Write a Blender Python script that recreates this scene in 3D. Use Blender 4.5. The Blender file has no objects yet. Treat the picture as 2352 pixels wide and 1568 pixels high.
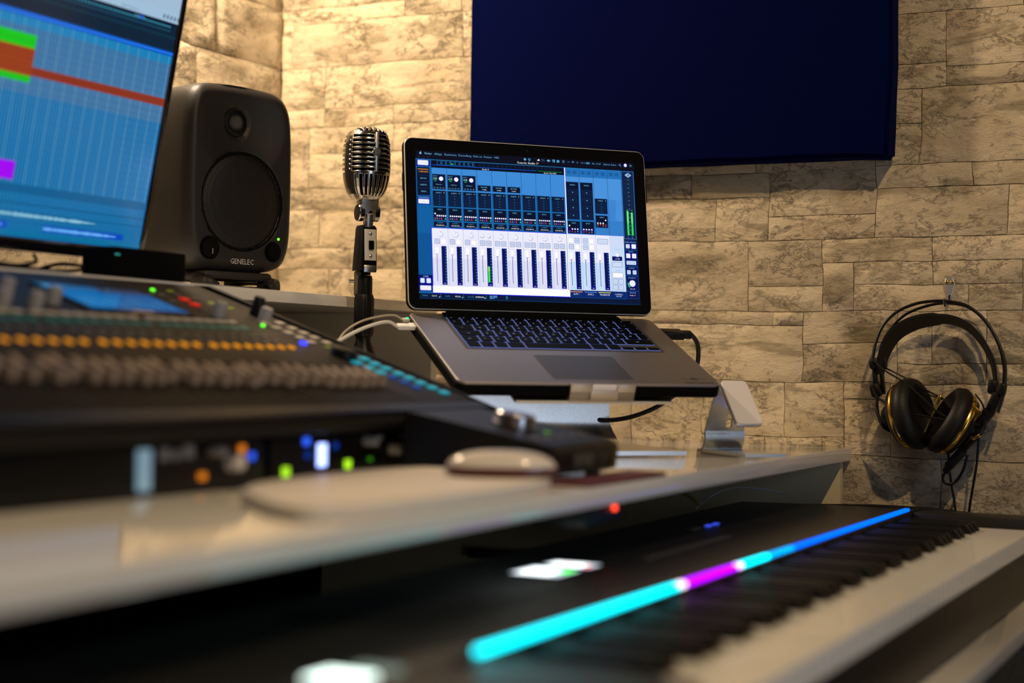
import bpy, bmesh, math, random
from mathutils import Vector, Matrix, noise

# ------------------------------------------------------------------ camera, world, lights, exposure
scene = bpy.context.scene
COL = scene.collection
R = math.radians
# world frame: camera at the origin, X runs along the rear stone wall to the right,
# Y towards the rear stone wall, Z up (metres)
AX = ((0.89808462, 0.00902073, -0.43973019),
      (0.43951458, 0.01901070, 0.89803426),
      (0.01646051, -0.99977859, 0.01310847))
CR = Vector((AX[0][0], AX[1][0], AX[2][0]))
CD = Vector((AX[0][1], AX[1][1], AX[2][1]))
CF = Vector((AX[0][2], AX[1][2], AX[2][2]))
cam_d = bpy.data.cameras.new('camera')
cam = bpy.data.objects.new('camera', cam_d)
COL.objects.link(cam)
cm = Matrix.Identity(4)
for i in range(3):
    cm[i][0] = CR[i]; cm[i][1] = -CD[i]; cm[i][2] = -CF[i]
cam.matrix_world = cm
cam_d.sensor_width = 36.0
cam_d.lens = 3750 / 2352 * 36
cam_d.clip_start = 0.02
cam_d.dof.use_dof = True
cam_d.dof.focus_distance = 2.34
cam_d.dof.aperture_fstop = 2.15
scene.camera = cam

world = bpy.data.worlds.new('world')
scene.world = world
world.use_nodes = True
world.node_tree.nodes['Background'].inputs[0].default_value = (1.0, 0.78, 0.5, 1)
world.node_tree.nodes['Background'].inputs[1].default_value = 0.006

def lamp(name, loc, power, color, radius=0.04, spot=None, target=None, blend=0.5):
    d = bpy.data.lights.new(name, 'SPOT' if spot else 'POINT')
    d.energy = power; d.color = color; d.shadow_soft_size = radius
    if spot:
        d.spot_size = R(spot); d.spot_blend = blend
    o = bpy.data.objects.new(name, d); COL.objects.link(o); o.location = loc
    if target:
        o.rotation_euler = (Vector(target) - Vector(loc)).to_track_quat('-Z', 'Y').to_euler()
    return o
def arealamp(name, loc, power, color, sx, sy, target):
    d = bpy.data.lights.new(name, 'AREA'); d.shape = 'RECTANGLE'; d.size = sx; d.size_y = sy
    d.energy = power; d.color = color
    o = bpy.data.objects.new(name, d); COL.objects.link(o); o.location = loc
    o.rotation_euler = (Vector(target) - Vector(loc)).to_track_quat('-Z', 'Y').to_euler()
    return o
# warm lamp beside the monitor in the corner and ceiling spot over the desk, a cool window far behind on the right
lamp('corner_wall_lamp', (-1.545, 1.84, 0.80), 38, (1.0, 0.77, 0.52), 0.04, 153, (-1.0, 2.36, 0.30), 0.3)
lamp('desk_ceiling_lamp', (0.36, 0.70, 1.70), 88, (1.0, 0.72, 0.40), 0.03, 124, (-0.55, 1.9, 0.0), 0.8)
arealamp('window_daylight', (1.94, 0.70, 0.05), 17, (0.68, 0.81, 1.0), 1.3, 1.7, (-0.7, 1.6, 0))
scene.view_settings.view_transform = 'Standard'
scene.view_settings.look = 'None'
scene.view_settings.exposure = 0.0
scene.view_settings.gamma = 1.0
scene.view_settings.use_curve_mapping = False

W, H, FP = 2352, 1568, 3750.0
def ray(x, y):
    return CR * ((x - W / 2) / FP) + CD * ((y - H / 2) / FP) + CF
def atd(x, y, d):
    return ray(x, y) * d
def atY(x, y, Y):
    r = ray(x, y); return r * (Y / r.y)
def atX(x, y, X):
    r = ray(x, y); return r * (X / r.x)
def atZ(x, y, Z):
    r = ray(x, y); return r * (Z / r.z)

# ------------------------------------------------------------------ materials
def lin(c):
    return tuple(((v / 255) / 12.92 if v / 255 <= 0.04045 else ((v / 255 + 0.055) / 1.055) ** 2.4) for v in c)
MATS = {}
def mat(name, color, rough=0.5, metal=0.0, emit=None, estr=1.0, coat=0.0, bump=0.0, bscale=200.0, spec=0.5, var=0.0, aniso=None):
    if name in MATS: return MATS[name]
    m = bpy.data.materials.new(name); m.use_nodes = True
    nt = m.node_tree; b = nt.nodes['Principled BSDF']
    b.inputs['Base Color'].default_value = (*color, 1)
    b.inputs['Roughness'].default_value = rough
    b.inputs['Metallic'].default_value = metal
    b.inputs['Coat Weight'].default_value = coat
    b.inputs['Specular IOR Level'].default_value = spec
    if emit:
        b.inputs['Emission Color'].default_value = (*emit, 1)
        b.inputs['Emission Strength'].default_value = estr
    tc = nt.nodes.new('ShaderNodeTexCoord')
    nz = nt.nodes.new('ShaderNodeTexNoise'); nz.inputs['Scale'].default_value = bscale
    nz.inputs['Detail'].default_value = 4
    nt.links.new(tc.outputs['Object'], nz.inputs['Vector'])
    mr = nt.nodes.new('ShaderNodeMapRange')
    mr.inputs['To Min'].default_value = max(0.02, rough - min(.06, rough * .25)); mr.inputs['To Max'].default_value = min(1, rough + min(.06, rough * .25))
    nt.links.new(nz.outputs['Fac'], mr.inputs['Value']); nt.links.new(mr.outputs['Result'], b.inputs['Roughness'])
    if bump:
        bp = nt.nodes.new('ShaderNodeBump'); bp.inputs['Strength'].default_value = bump; bp.inputs['Distance'].default_value = 0.001
        nt.links.new(nz.outputs['Fac'], bp.inputs['Height']); nt.links.new(bp.outputs['Normal'], b.inputs['Normal'])
    if var:
        mx = nt.nodes.new('ShaderNodeMix'); mx.data_type = 'RGBA'
        mx.inputs['A'].default_value = (*[c * (1 - var) for c in color], 1); mx.inputs['B'].default_value = (*[min(1, c * (1 + var)) for c in color], 1)
        nt.links.new(nz.outputs['Fac'], mx.inputs['Factor']); nt.links.new(mx.outputs['Result'], b.inputs['Base Color'])
    MATS[name] = m
    return m
def emat(name, rgb, s=1.0):
    if name in MATS: return MATS[name]
    m = bpy.data.materials.new(name); m.use_nodes = True
    nt = m.node_tree; nt.nodes.clear()
    o = nt.nodes.new('ShaderNodeOutputMaterial'); e = nt.nodes.new('ShaderNodeEmission')
    e.inputs[0].default_value = (*rgb, 1); e.inputs[1].default_value = s
    nt.links.new(e.outputs[0], o.inputs[0]); MATS[name] = m
    return m
def screen_mat(name, s):
    m = bpy.data.materials.new(name); m.use_nodes = True
    nt = m.node_tree; b = nt.nodes['Principled BSDF']
    b.inputs['Base Color'].default_value = (0.004, 0.004, 0.005, 1); b.inputs['Roughness'].default_value = 0.12
    a = nt.nodes.new('ShaderNodeAttribute'); a.attribute_name = 'col'
    nt.links.new(a.outputs['Color'], b.inputs['Emission Color']); b.inputs['Emission Strength'].default_value = s
    return m

# ------------------------------------------------------------------ mesh helpers
class MB:
    def __init__(self):
        self.v = []; self.f = []; self.c = []
    def add(self, vs, fs, col=None):
        n = len(self.v); self.v += [tuple(p) for p in vs]; self.f += [tuple(i + n for i in q) for q in fs]
        self.c += [col] * len(fs)
    def box(self, c, s, bev=0.0, rot=None, seg=2):
        bm = bmesh.new(); bmesh.ops.create_cube(bm, size=1)
        for p in bm.verts: p.co = Vector((p.co.x * s[0], p.co.y * s[1], p.co.z * s[2]))
        if bev:
            bmesh.ops.bevel(bm, geom=list(bm.edges), offset=min(bev, min(s) * 0.49), segments=seg, affect='EDGES', profile=0.5)
        self.bm(bm, Matrix.Translation(Vector(c)) @ (rot.to_4x4() if rot else Matrix.Identity(4)))
    def span(self, x0, x1, y0, y1, z0, z1, bev=0.0, seg=2):
        self.box(((x0 + x1) / 2, (y0 + y1) / 2, (z0 + z1) / 2), (abs(x1 - x0), abs(y1 - y0), abs(z1 - z0)), bev, seg=seg)
    def bm(self, bm, m=None):
        bm.verts.index_update()
        vs = [(m @ p.co if m else p.co) for p in bm.verts]
        self.add(vs, [[p.index for p in f.verts] for f in bm.faces]); bm.free()
    def tube(self, pts, r, seg=10, closed=False):
        pts = [Vector(p) for p in pts]; n = len(pts)
        rs = r if isinstance(r, (list, tuple)) else [r] * n
        vs = []; up = Vector((0, 0, 1)); prev = None
        for i, p in enumerate(pts):
            a = pts[(i - 1) % n] if (closed or i > 0) else p
            b = pts[(i + 1) % n] if (closed or i < n - 1) else p
            t = (b - a).normalized()
            if prev is None:
                u = t.cross(up)
                if u.length < 1e-3: u = t.cross(Vector((1, 0, 0)))
            else:
                u = prev - t * prev.dot(t)
            u.normalize(); w = t.cross(u); prev = u
            for k in range(seg):
                an = 2 * math.pi * k / seg
                vs.append(p + (u * math.cos(an) + w * math.sin(an)) * rs[i])
        fs = []
        for i in range(n if closed else n - 1):
            for k in range(seg):
                j = (i + 1) % n
                fs.append((i * seg + k, i * seg + (k + 1) % seg, j * seg + (k + 1) % seg, j * seg + k))
        if not closed:
            fs.append(tuple(range(seg))[::-1]); fs.append(tuple((n - 1) * seg + k for k in range(seg)))
        self.add(vs, fs)
    def lathe(self, prof, seg=32, m=None):
        # profile of (radius, z)
        vs = []
        for r, z in prof:
            for k in range(seg):
                a = 2 * math.pi * k / seg
                p = Vector((r * math.cos(a), r * math.sin(a), z)); vs.append(m @ p if m else p)
        fs = []
        for i in range(len(prof) - 1):
            for k in range(seg):
                fs.append((i * seg + k, i * seg + (k + 1) % seg, (i + 1) * seg + (k + 1) % seg, (i + 1) * seg + k))
        fs.append(tuple(range(seg))[::-1]); fs.append(tuple((len(prof) - 1) * seg + k for k in range(seg)))
        self.add(vs, fs)
    def prism(self, poly, z0, z1, m=None):
        n = len(poly)
        vs = [Vector((x, y, z0)) for x, y in poly] + [Vector((x, y, z1)) for x, y in poly]
        if m: vs = [m @ p for p in vs]
        fs = [tuple(range(n))[::-1], tuple(range(n, 2 * n))] + [(i, (i + 1) % n, n + (i + 1) % n, n + i) for i in range(n)]
        self.add(vs, fs)
    def quad(self, a, b, c, d, col=None):
        self.add([a, b, c, d], [(0, 1, 2, 3)], col)
    def build(self, name, m, parent=None, smooth=True, bevel=0, angle=35, link=True):
        me = bpy.data.meshes.new(name); me.from_pydata(self.v, [], self.f); me.update()
        bm = bmesh.new(); bm.from_mesh(me); bmesh.ops.recalc_face_normals(bm, faces=bm.faces); bm.to_mesh(me); bm.free()
        if smooth:
            me.polygons.foreach_set('use_smooth', [True] * len(me.polygons))
            try: me.set_sharp_from_angle(angle=R(angle))
            except Exception: pass
        if any(c is not None for c in self.c):
            at = me.color_attributes.new('col', 'FLOAT_COLOR', 'CORNER')
            for p in me.polygons:
                c = self.c[p.index] or (0, 0, 0)
                for li in p.loop_indices: at.data[li].color = (*c, 1)
        me.materials.append(m)
        o = bpy.data.objects.new(name, me)
        if link: COL.objects.link(o)
        if parent: o.parent = parent
        if bevel:
            b = o.modifiers.new('bevel', 'BEVEL'); b.width = bevel; b.segments = 2; b.limit_method = 'ANGLE'
        return o
def rrect(w, h, r, n=6, cx=0, cy=0):
    pts = []
    for sx, sy, a0 in ((1, 1, 0), (-1, 1, 90), (-1, -1, 180), (1, -1, 270)):
        for k in range(n + 1):
            a = R(a0 + 90 * k / n)
            pts.append((cx + sx * (w / 2 - r) + r * math.cos(a), cy + sy * (h / 2 - r) + r * math.sin(a)))
    return pts
def crv(pts, n=8):
    # Catmull-Rom through points
    P = [Vector(p) for p in pts]; P = [P[0] * 2 - P[1]] + P + [P[-1] * 2 - P[-2]]; out = []
    for i in range(1, len(P) - 2):
        for k in range(n):
            t = k / n; a, b, c, d = P[i - 1], P[i], P[i + 1], P[i + 2]
            out.append(0.5 * ((2 * b) + (c - a) * t + (2 * a - 5 * b + 4 * c - d) * t * t + (3 * b - a - 3 * c + d) * t ** 3))
    out.append(P[-2]); return out
def empty(name, loc=(0, 0, 0), rz=0.0, label=None, cat=None, group=None):
    o = bpy.data.objects.new(name, None); COL.objects.link(o); o.location = loc; o.rotation_euler = (0, 0, rz)
    o.empty_display_size = 0.05
    if label: tag(o, label, cat, group)
    return o
def tag(o, label, cat, group=None):
    o['label'] = label; o['category'] = cat
    if group: o['group'] = group
    return o
def struct(o):
    o['kind'] = 'structure'; return o
def inst(o, parent, loc, rot=None, name=None):
    c = o.copy(); COL.objects.link(c); c.parent = parent; c.location = loc
    if rot is not None: c.rotation_euler = rot
    return c
def text_into(mb, s, x, y, size, col=None, align='LEFT', z=0.0, m=None, sx=1.0):
    cu = bpy.data.curves.new('t', 'FONT'); cu.body = s; cu.size = size; cu.align_x = align; cu.resolution_u = 1
    o = bpy.data.objects.new('t', cu); COL.objects.link(o)
    dg = bpy.context.evaluated_depsgraph_get()
    me = bpy.data.meshes.new_from_object(o.evaluated_get(dg))
    vs = [Vector((v.co.x * sx + x, v.co.y + y, z)) for v in me.vertices]
    if m: vs = [m @ v for v in vs]
    mb.add(vs, [list(p.vertices) for p in me.polygons], col)
    bpy.data.objects.remove(o); bpy.data.curves.remove(cu); bpy.data.meshes.remove(me)

YW, XL, ZD, ZF, ZC = 2.36, -1.61, -0.115, -0.855, 1.78

# ------------------------------------------------------------------ stone material
def stone_material():
    m = bpy.data.materials.new('split_stone'); m.use_nodes = True
    nt = m.node_tree; b = nt.nodes['Principled BSDF']; N = nt.nodes; L = nt.links
    g = N.new('ShaderNodeNewGeometry'); oi = N.new('ShaderNodeObjectInfo')
    def mapping(s):
        mp = N.new('ShaderNodeMapping'); mp.inputs['Scale'].default_value = s
        L.new(g.outputs['Position'], mp.inputs['Vector'])
        # shift each stone so that the grain does not run across joints
        ad = N.new('ShaderNodeVectorMath'); ad.operation = 'ADD'
        cb = N.new('ShaderNodeCombineXYZ'); mu = N.new('ShaderNodeMath'); mu.operation = 'MULTIPLY'; mu.inputs[1].default_value = 37.0
        L.new(oi.outputs['Random'], mu.inputs[0]); L.new(mu.outputs[0], cb.inputs[0]); L.new(mu.outputs[0], cb.inputs[2])
        L.new(mp.outputs[0], ad.inputs[0]); L.new(cb.outputs[0], ad.inputs[1])
        return ad.outputs[0]
    def nz(vec, scale, det=6, rough=0.55, dist=0.0):
        n = N.new('ShaderNodeTexNoise'); n.inputs['Scale'].default_value = scale; n.inputs['Detail'].default_value = det
        n.inputs['Roughness'].default_value = rough; n.inputs['Distortion'].default_value = dist
        L.new(vec, n.inputs['Vector']); return n.outputs['Fac']
    def ramp(fac, stops):
        r = N.new('ShaderNodeValToRGB'); e = r.color_ramp.elements
        e[0].position, e[0].color = stops[0][0], (*[stops[0][1]] * 3, 1)
        e[1].position, e[1].color = stops[-1][0], (*[stops[-1][1]] * 3, 1)
        for p, c in stops[1:-1]:
            k = e.new(p); k.color = (c, c, c, 1)
        L.new(fac, r.inputs[0]); return r.outputs[0]
    def mixc(fac, a, bcol):
        x = N.new('ShaderNodeMix'); x.data_type = 'RGBA'
        L.new(fac, x.inputs['Factor'])
        if isinstance(a, tuple): x.inputs['A'].default_value = (*a, 1)
        else: L.new(a, x.inputs['A'])
        if isinstance(bcol, tuple): x.inputs['B'].default_value = (*bcol, 1)
        else: L.new(bcol, x.inputs['B'])
        return x.outputs['Result']
    v1 = mapping((1, 1, 1)); v2 = mapping((1, 1, 1.9)); v3 = mapping((1, 1, 3.2))
    big = nz(v2, 9, 8, 0.68, 0.3)
    c = mixc(ramp(big, [(0.40, 0), (0.62, 1)]), (0.80, 0.66, 0.46), (0.60, 0.48, 0.315))
    # broad grey-brown ledges
    led = nz(v3, 5.5, 9, 0.62, 0.5)
    c = mixc(ramp(led, [(0.54, 0), (0.60, 0.85), (0.66, 0.3)]), c, (0.33, 0.265, 0.165))
    # thin dark cracks: ridge where a distorted noise crosses its middle, kept only in patches
    ck = nz(v2, 13, 12, 0.74, 0.35)
    lines = ramp(ck, [(0.488, 0), (0.5, 1), (0.512, 0)])
    msk = ramp(nz(v1, 9, 4), [(0.42, 0), (0.60, 1)])
    mu = N.new('ShaderNodeMath'); mu.operation = 'MULTIPLY'; L.new(lines, mu.inputs[0]); L.new(msk, mu.inputs[1])
    m2 = N.new('ShaderNodeMath'); m2.operation = 'MULTIPLY'; m2.inputs[1].default_value = 0.6; L.new(mu.outputs[0], m2.inputs[0])
    c = mixc(m2.outputs[0], c, (0.13, 0.10, 0.06))
    st = N.new('ShaderNodeMath'); st.operation = 'MULTIPLY'; L.new(ramp(nz(v2, 34, 11, 0.76, 0.2), [(0.53, 0), (0.64, 0.75)]), st.inputs[0]); L.new(msk, st.inputs[1])
    c = mixc(st.outputs[0], c, (0.24, 0.185, 0.11))
    pits = ramp(nz(v1, 75, 5, 0.7), [(0.60, 0), (0.70, 0.7)])
    c = mixc(pits, c, (0.2, 0.16, 0.1))
    # each stone slightly its own tone
    hs = N.new('ShaderNodeHueSaturation'); mr = N.new('ShaderNodeMapRange'); mr.inputs['To Min'].default_value = 0.86; mr.inputs['To Max'].default_value = 1.08
    L.new(oi.outputs['Random'], mr.inputs['Value']); L.new(mr.outputs[0], hs.inputs['Value']); L.new(c, hs.inputs['Color'])
    L.new(hs.outputs[0], b.inputs['Base Color'])
    b.inputs['Roughness'].default_value = 0.85
    # relief
    s1 = N.new('ShaderNodeMath'); s1.operation = 'MULTIPLY_ADD'; s1.inputs[1].default_value = -0.6
    L.new(mu.outputs[0], s1.inputs[0]); L.new(nz(v2, 22, 10, 0.70, 0.3), s1.inputs[2])
    bp = N.new('ShaderNodeBump'); bp.inputs['Strength'].default_value = 0.8; bp.inputs['Distance'].default_value = 0.014
    L.new(s1.outputs[0], bp.inputs['Height']); L.new(bp.outputs[0], b.inputs['Normal'])
    return m
STONE = stone_material()
MORTAR = mat('joint_mortar', (0.17, 0.13, 0.08), 0.95, bump=0.4, bscale=120, var=0.3)
PLASTER = mat('painted_plaster', (0.10, 0.085, 0.07), 0.9, bump=0.2, bscale=80, var=0.06)
CEILM = mat('ceiling_paint', (0.14, 0.12, 0.10), 0.9, bump=0.1, bscale=60)
FLOORM = mat('dark_laminate_floor', (0.055, 0.038, 0.025), 0.45, bump=0.1, bscale=30, var=0.3)

def slab(name, x0, x1, y0, y1, z0, z1, m):
    mb = MB(); mb.span(x0, x1, y0, y1, z0, z1); return struct(mb.build(name, m, smooth=False))
slab('floor', XL - .1, 2.1, -1.8, YW + .1, ZF - .05, ZF, FLOORM)
slab('ceiling', XL - .1, 2.1, -1.8, YW + .1, ZC, ZC + .05, CEILM)
wall_back = slab('wall_back', XL - .1, 2.1, YW + .004, YW + .1, ZF, ZC, MORTAR)
wall_left = slab('wall_left', XL - .1, XL - .004, -1.8, YW + .1, ZF, ZC, MORTAR)
slab('wall_right', 2.0, 2.1, -1.8, YW + .1, ZF, ZC, PLASTER)
slab('wall_front', XL - .1, 2.1, -1.8, -1.7, ZF, ZC, PLASTER)

def stone(parent, u0, u1, z0, z1, side, seed):
    """one split-face stone; side 'b' lies on the rear wall (u = X), side 'l' on the left wall (u = Y)"""
    w, h = u1 - u0, z1 - z0
    nx = max(4, min(20, int(w / 0.012))); nz_ = max(3, min(9, int(h / 0.011)))
    vs = []; fs = []
    gx, gz = 0.0005, 0.0005
    for j in range(nz_ + 3):
        for i in range(nx + 3):
            fi = min(max(i - 1, 0), nx) / nx; fj = min(max(j - 1, 0), nz_) / nz_
            edge = (i in (0, nx + 2)) or (j in (0, nz_ + 2))
            e2 = (fi in (0, 1)) or (fj in (0, 1))
            u = u0 + gx + (w - 2 * gx) * fi; z = z0 + gz + (h - 2 * gz) * fj
            p = noise.noise(Vector((u * 9 + seed, z * 9, seed * 1.7)))
            q = noise.fractal(Vector((u * 14 + seed * 3, z * 42, seed)), 0.9, 2.0, 3)
            if e2:
                jit = noise.noise(Vector((u * 60, z * 60, seed))) * 0.0011
                # both neighbours follow the same wavy joint
                if fj in (0, 1): z += .0030 * noise.noise(Vector((u * 16, z * 3, 2.5))) + jit * .5
                if fi in (0, 1): u += .0032 * noise.noise(Vector((u * 3, z * 24, 9.5))) + jit * .5
            d = 0.0042 + 0.0022 * p + 0.0034 * q
            if e2: d = 0.0012 + 0.0008 * q
            if edge: d = -0.0035
            vs.append((u, YW - d, z) if side == 'b' else (XL + d, u, z))
    n = nx + 3
    for j in range(nz_ + 2):
        for i in range(nx + 2):
            fs.append((j * n + i, j * n + i + 1, (j + 1) * n + i + 1, (j + 1) * n + i))
    mb = MB(); mb.add(vs, fs); o = mb.build('stone', STONE, parent, angle=60)
    return o
rnd = random.Random(11)
K = YW / 2.32
# stones of the rear wall: (x0, x1, z0, z1); joints as they lie in the photograph
S = []
def row(z0, z1, *xs):
    for a, b in zip(xs[:-1], xs[1:]): S.append((a, b, z0, z1))
XC, XR = -1.585, -0.10
row(.692, .80, XC, -1.40, -1.12, -.80, -.55, -.22, XR)
row(.592, .692, XC, -1.47, -1.21, -.95, -.70, -.54); row(.606, .692, -.54, -.30, XR)
row(.566, .592, XC, -1.34, -1.235, -1.18)
row(.492, .566, XC, -1.558, -1.232, -1.18)
row(.492, .592, -1.18, -.92, -.70, -.54); row(.504, .606, -.538, -.36, XR)
row(.421, .492, XC, -1.492, -1.2); row(.390, .421, XC, -1.492, -1.36, -1.2)
row(.390, .492, -1.2, -.93, -.66, -.56)
row(.432, .504, -.56, -.465); row(.397, .432, -.56, -.465); row(.425, .504, -.465, -.25, XR); row(.397, .425, -.465, -.25, XR)
row(.287, .390, XC, -1.523); row(.345, .390, -1.523, -1.36, -1.22); row(.287, .345, -1.523, -1.30, -1.22)
row(.287, .390, -1.22, -.98, -.74, -.56); row(.348, .397, -.56, -.498); row(.290, .348, -.56, -.498); row(.290, .397, -.498, -.24, XR)
row(.251, .287, XC, -1.42, -1.23); row(.187, .251, XC, -1.50, -1.23, -1.0)
row(.251, .287, -1.23, -1.02, -.84, -.718); row(.187, .251, -1.0, -.80, -.718)
row(.222, .290, -.718, -.56); row(.187, .222, -.718, -.56)
row(.257, .290, -.56, -.425, -.25, XR); row(.187, .257, -.56, -.377, -.21, XR)
row(.153, .187, XC, -1.44, -1.338); row(.083, .153, XC, -1.48, -1.338); row(.083, .187, -1.338, -1.15, -.94, -.748)
row(.120, .187, -.748, -.637); row(.083, .120, -.748, -.637)
row(.153, .187, -.637, -.478, -.27, XR); row(.083, .153, -.637, -.592); row(.120, .153, -.592, -.479, -.356); row(.083, .120, -.592, -.43, -.356); row(.083, .153, -.356, -.2, XR)
row(.063, .083, -1.10, -.93, -.71, -.665); row(-.020, .063, -1.10, -.92, -.665)
row(-.020, .083, XC, -1.38, -1.10)
row(.036, .083, -.665, -.528); row(-.020, .036, -.665, -.528); row(.009, .083, -.528, -.479, -.404, -.28, XR); row(-.020, .009, -.528, -.404, -.25, XR)
row(-.125, -.020, XC, -1.30, -1.08, -.93); row(-.125, -.020, -.93, -.816)
row(-.100, -.020, -.816, -.690, -.602); row(-.125, -.100, -.816, -.72, -.634, -.602)
row(-.045, -.020, -.602, -.535); row(-.125, -.045, -.602, -.535); row(-.125, -.020, -.535, -.35, -.22, XR)
row(-.228, -.125, XC, -1.35, -1.1, -.86, -.66, -.465, -.25, XR)
row(-.330, -.228, XC, -1.2, -.95, -.72, -.50, -.28, XR)
for (a, b, c, d) in S:
    stone(wall_back, max(a * K, XL + .001), b * K, c * K, d * K, 'b', rnd.random() * 50)
# stones of the left wall (u = Y)
zs = [.083, .187, .287, .390, .492, .592, .692, .80]
cuts = [[.95, 1.22, 1.5, 1.83, 2.1], [.95, 1.3, 1.62, 1.9, 2.2], [1.0, 1.35, 1.7, 1.98], [.9, 1.2, 1.5, 1.80, 2.12], [1.05, 1.4, 1.73, 2.0, 2.17], [.9, 1.3, 1.6, 2.02, 2.165], [1.0, 1.4, 1.75, 2.08]]
for i in range(7):
    c = [.6] + cuts[i] + [YW - .001]
    for a, b in zip(c[:-1], c[1:]):
        if i == 5 and b > 2.15:
            stone(wall_left, a, b, zs[i] * K, (zs[i] + .034) * K, 'l', rnd.random() * 50)
            stone(wall_left, a, b, (zs[i] + .034) * K, zs[i + 1] * K, 'l', rnd.random() * 50)
        else:
            stone(wall_left, a, b, zs[i] * K, zs[i + 1] * K, 'l', rnd.random() * 50)

# ------------------------------------------------------------------ common materials
WHITE = mat('white_gloss_laminate', (0.74, 0.73, 0.71), 0.07, spec=0.8)
EDGEW = mat('white_edge_band', (0.74, 0.74, 0.74), 0.35)
BLACK = mat('black_satin_plastic', (0.005, 0.005, 0.0055), 0.42, spec=.28)
BLACKM = mat('matt_black', (0.0025, 0.0025, 0.0025), 0.7, spec=.06)
BLACKG = mat('gloss_black', (0.006, 0.006, 0.007), 0.08)
RUBBER = mat('black_rubber', (0.015, 0.014, 0.013), 0.55)
ALU = mat('bead_blasted_aluminium', (0.70, 0.71, 0.72), 0.28, metal=1.0, bump=0.05, bscale=1500)
ALUD = mat('anodised_aluminium_top', (0.34, 0.31, 0.31), 0.45, metal=0.9, bump=0.05, bscale=1500)
CHROME = mat('polished_chrome', (0.62, 0.60, 0.57), 0.14, metal=1.0)
NICKEL = mat('satin_nickel', (0.72, 0.71, 0.72), 0.30, metal=1.0)
GOLD = mat('gold_plated', (0.85, 0.52, 0.10), 0.22, metal=1.0)
WPLAST = mat('white_plastic', (0.80, 0.79, 0.78), 0.35)

# ------------------------------------------------------------------ blue acoustic panel on the rear wall
def fabric_panel():
    m = mat('navy_fabric', (0.0002, 0.0016, 0.030), 0.9, bump=0.4, bscale=900, spec=0.03)
    nt = m.node_tree; b = nt.nodes['Principled BSDF']; b.inputs['Sheen Weight'].default_value = 0.04
    b.inputs['Sheen Tint'].default_value = (0.05, 0.12, 0.8, 1)
    x0, x1, z0, z1, y0, y1 = -1.212, -0.541, 0.302, 1.30, 2.303, YW - .0082
    bm = bmesh.new(); bmesh.ops.create_cube(bm, size=1)
    for p in bm.verts: p.co = Vector((x0 + (p.co.x + .5) * (x1 - x0), y0 + (p.co.y + .5) * (y1 - y0), z0 + (p.co.z + .5) * (z1 - z0)))
    bmesh.ops.bevel(bm, geom=list(bm.edges), offset=0.006, segments=3, affect='EDGES')
    bmesh.ops.subdivide_edges(bm, edges=[e for e in bm.edges if e.calc_length() > .2], cuts=30, use_grid_fill=True)
    for p in bm.verts:
        # fabric pulled over a foam core: slightly waisted edges, a folded lump at the lower right corner
        n = noise.noise(p.co * 9) * 0.0025 + noise.noise(p.co * 26) * 0.001
        if p.co.x > x1 - .01: p.co.x += n + 0.006 * math.sin((p.co.z - z0) * 9) - .002
        if p.co.x < x0 + .01: p.co.x -= n * .6
        if p.co.z < z0 + .01: p.co.z += noise.noise(p.co * 14) * 0.002 - 0.0025 * max(0, 1 - abs(p.co.x - x1) / .05)
        dd = (Vector((p.co.x, 0, p.co.z)) - Vector((x1, 0, z0 + .012))).length
        if dd < .03: p.co.x += .005 * (1 - dd / .03) * (1 + noise.noise(p.co * 90))
        p.co.y += noise.noise(Vector((p.co.x * 5, 0, p.co.z * 5))) * 0.0015 if p.co.y < y0 + .004 else 0
    mb = MB(); mb.bm(bm); o = mb.build('acoustic_panel', m, angle=50)
    tag(o, 'large dark blue fabric covered panel hanging on the stone wall behind the laptop', 'acoustic panel')
fabric_panel()

# ------------------------------------------------------------------ desk, riser, tray
desk = empty('desk', (-1.1, 1.3, ZF), 0, 'white laminate desk carrying the mixing console and the laptop', 'desk')
mbt = MB(); mbt.span(XL + .008, -.600, .05, YW - .007, ZD - .019, ZD, .0012)
inv = Matrix.Translation(-Vector(desk.location))
def child(mb, name, m, parent, **k):
    o = mb.build(name, m, parent, **k); o.matrix_parent_inverse = Matrix.Translation(-Vector(parent.location)); return o
child(mbt, 'desktop', WHITE, desk)
WOODP = mat('cream_side_panel', (0.50, 0.42, 0.25), 0.55, bump=0.1, bscale=60, var=0.05)
mb = MB(); mb.span(-1.58, -.606, 2.315, 2.333, ZF, ZD - .019, .001); child(mb, 'side_panel', WOODP, desk)
mb = MB(); mb.span(-1.58, -.70, .10, .118, ZF, ZD - .019, .001); child(mb, 'side_panel', WOODP, desk)
mb = MB(); mb.span(-1.50, -1.48, .118, 2.315, ZF + .1, ZD - .019, .001); child(mb, 'back_panel', BLACKM, desk)

riser = empty('desk_riser', (-1.43, 1.3, ZD), 0, 'white raised shelf along the left wall holding speaker and monitor', 'shelf')
mb = MB(); mb.span(XL + .008, -1.25, .30, 2.281, .0765, .0925, .0012); child(mb, 'riser_board', WHITE, riser)
mb = MB(); mb.span(XL + .008, -1.25, 2.263, 2.281, ZD, .0765, .0008); child(mb, 'end_panel', WHITE, riser)
mb = MB(); mb.span(XL + .008, -1.25, .30, .318, ZD, .0765, .0008); child(mb, 'end_panel', WHITE, riser)
mb = MB(); mb.span(XL + .008, -1.537, 2.285, YW - .006, .02, .112, .002); o = mb.build('cable_duct', WPLAST)
tag(o, 'pale duct box in the room corner right of the speaker foot', 'duct')

tray = empty('keyboard_tray', (-.52, 1.2, -.31), 0, 'white pull-out tray under the desk that carries the piano keyboard', 'tray')
mb = MB(); mb.span(-.80, -.290, .172, 2.303, -.310, -.292, .0012); child(mb, 'tray_board', WHITE, tray)
for y in (.16, 2.303):
    mb = MB(); mb.span(-1.2, -.40, y - .0, y + .012, -.310, -.293, .001); child(mb, 'slide_rail', NICKEL, tray)

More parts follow.
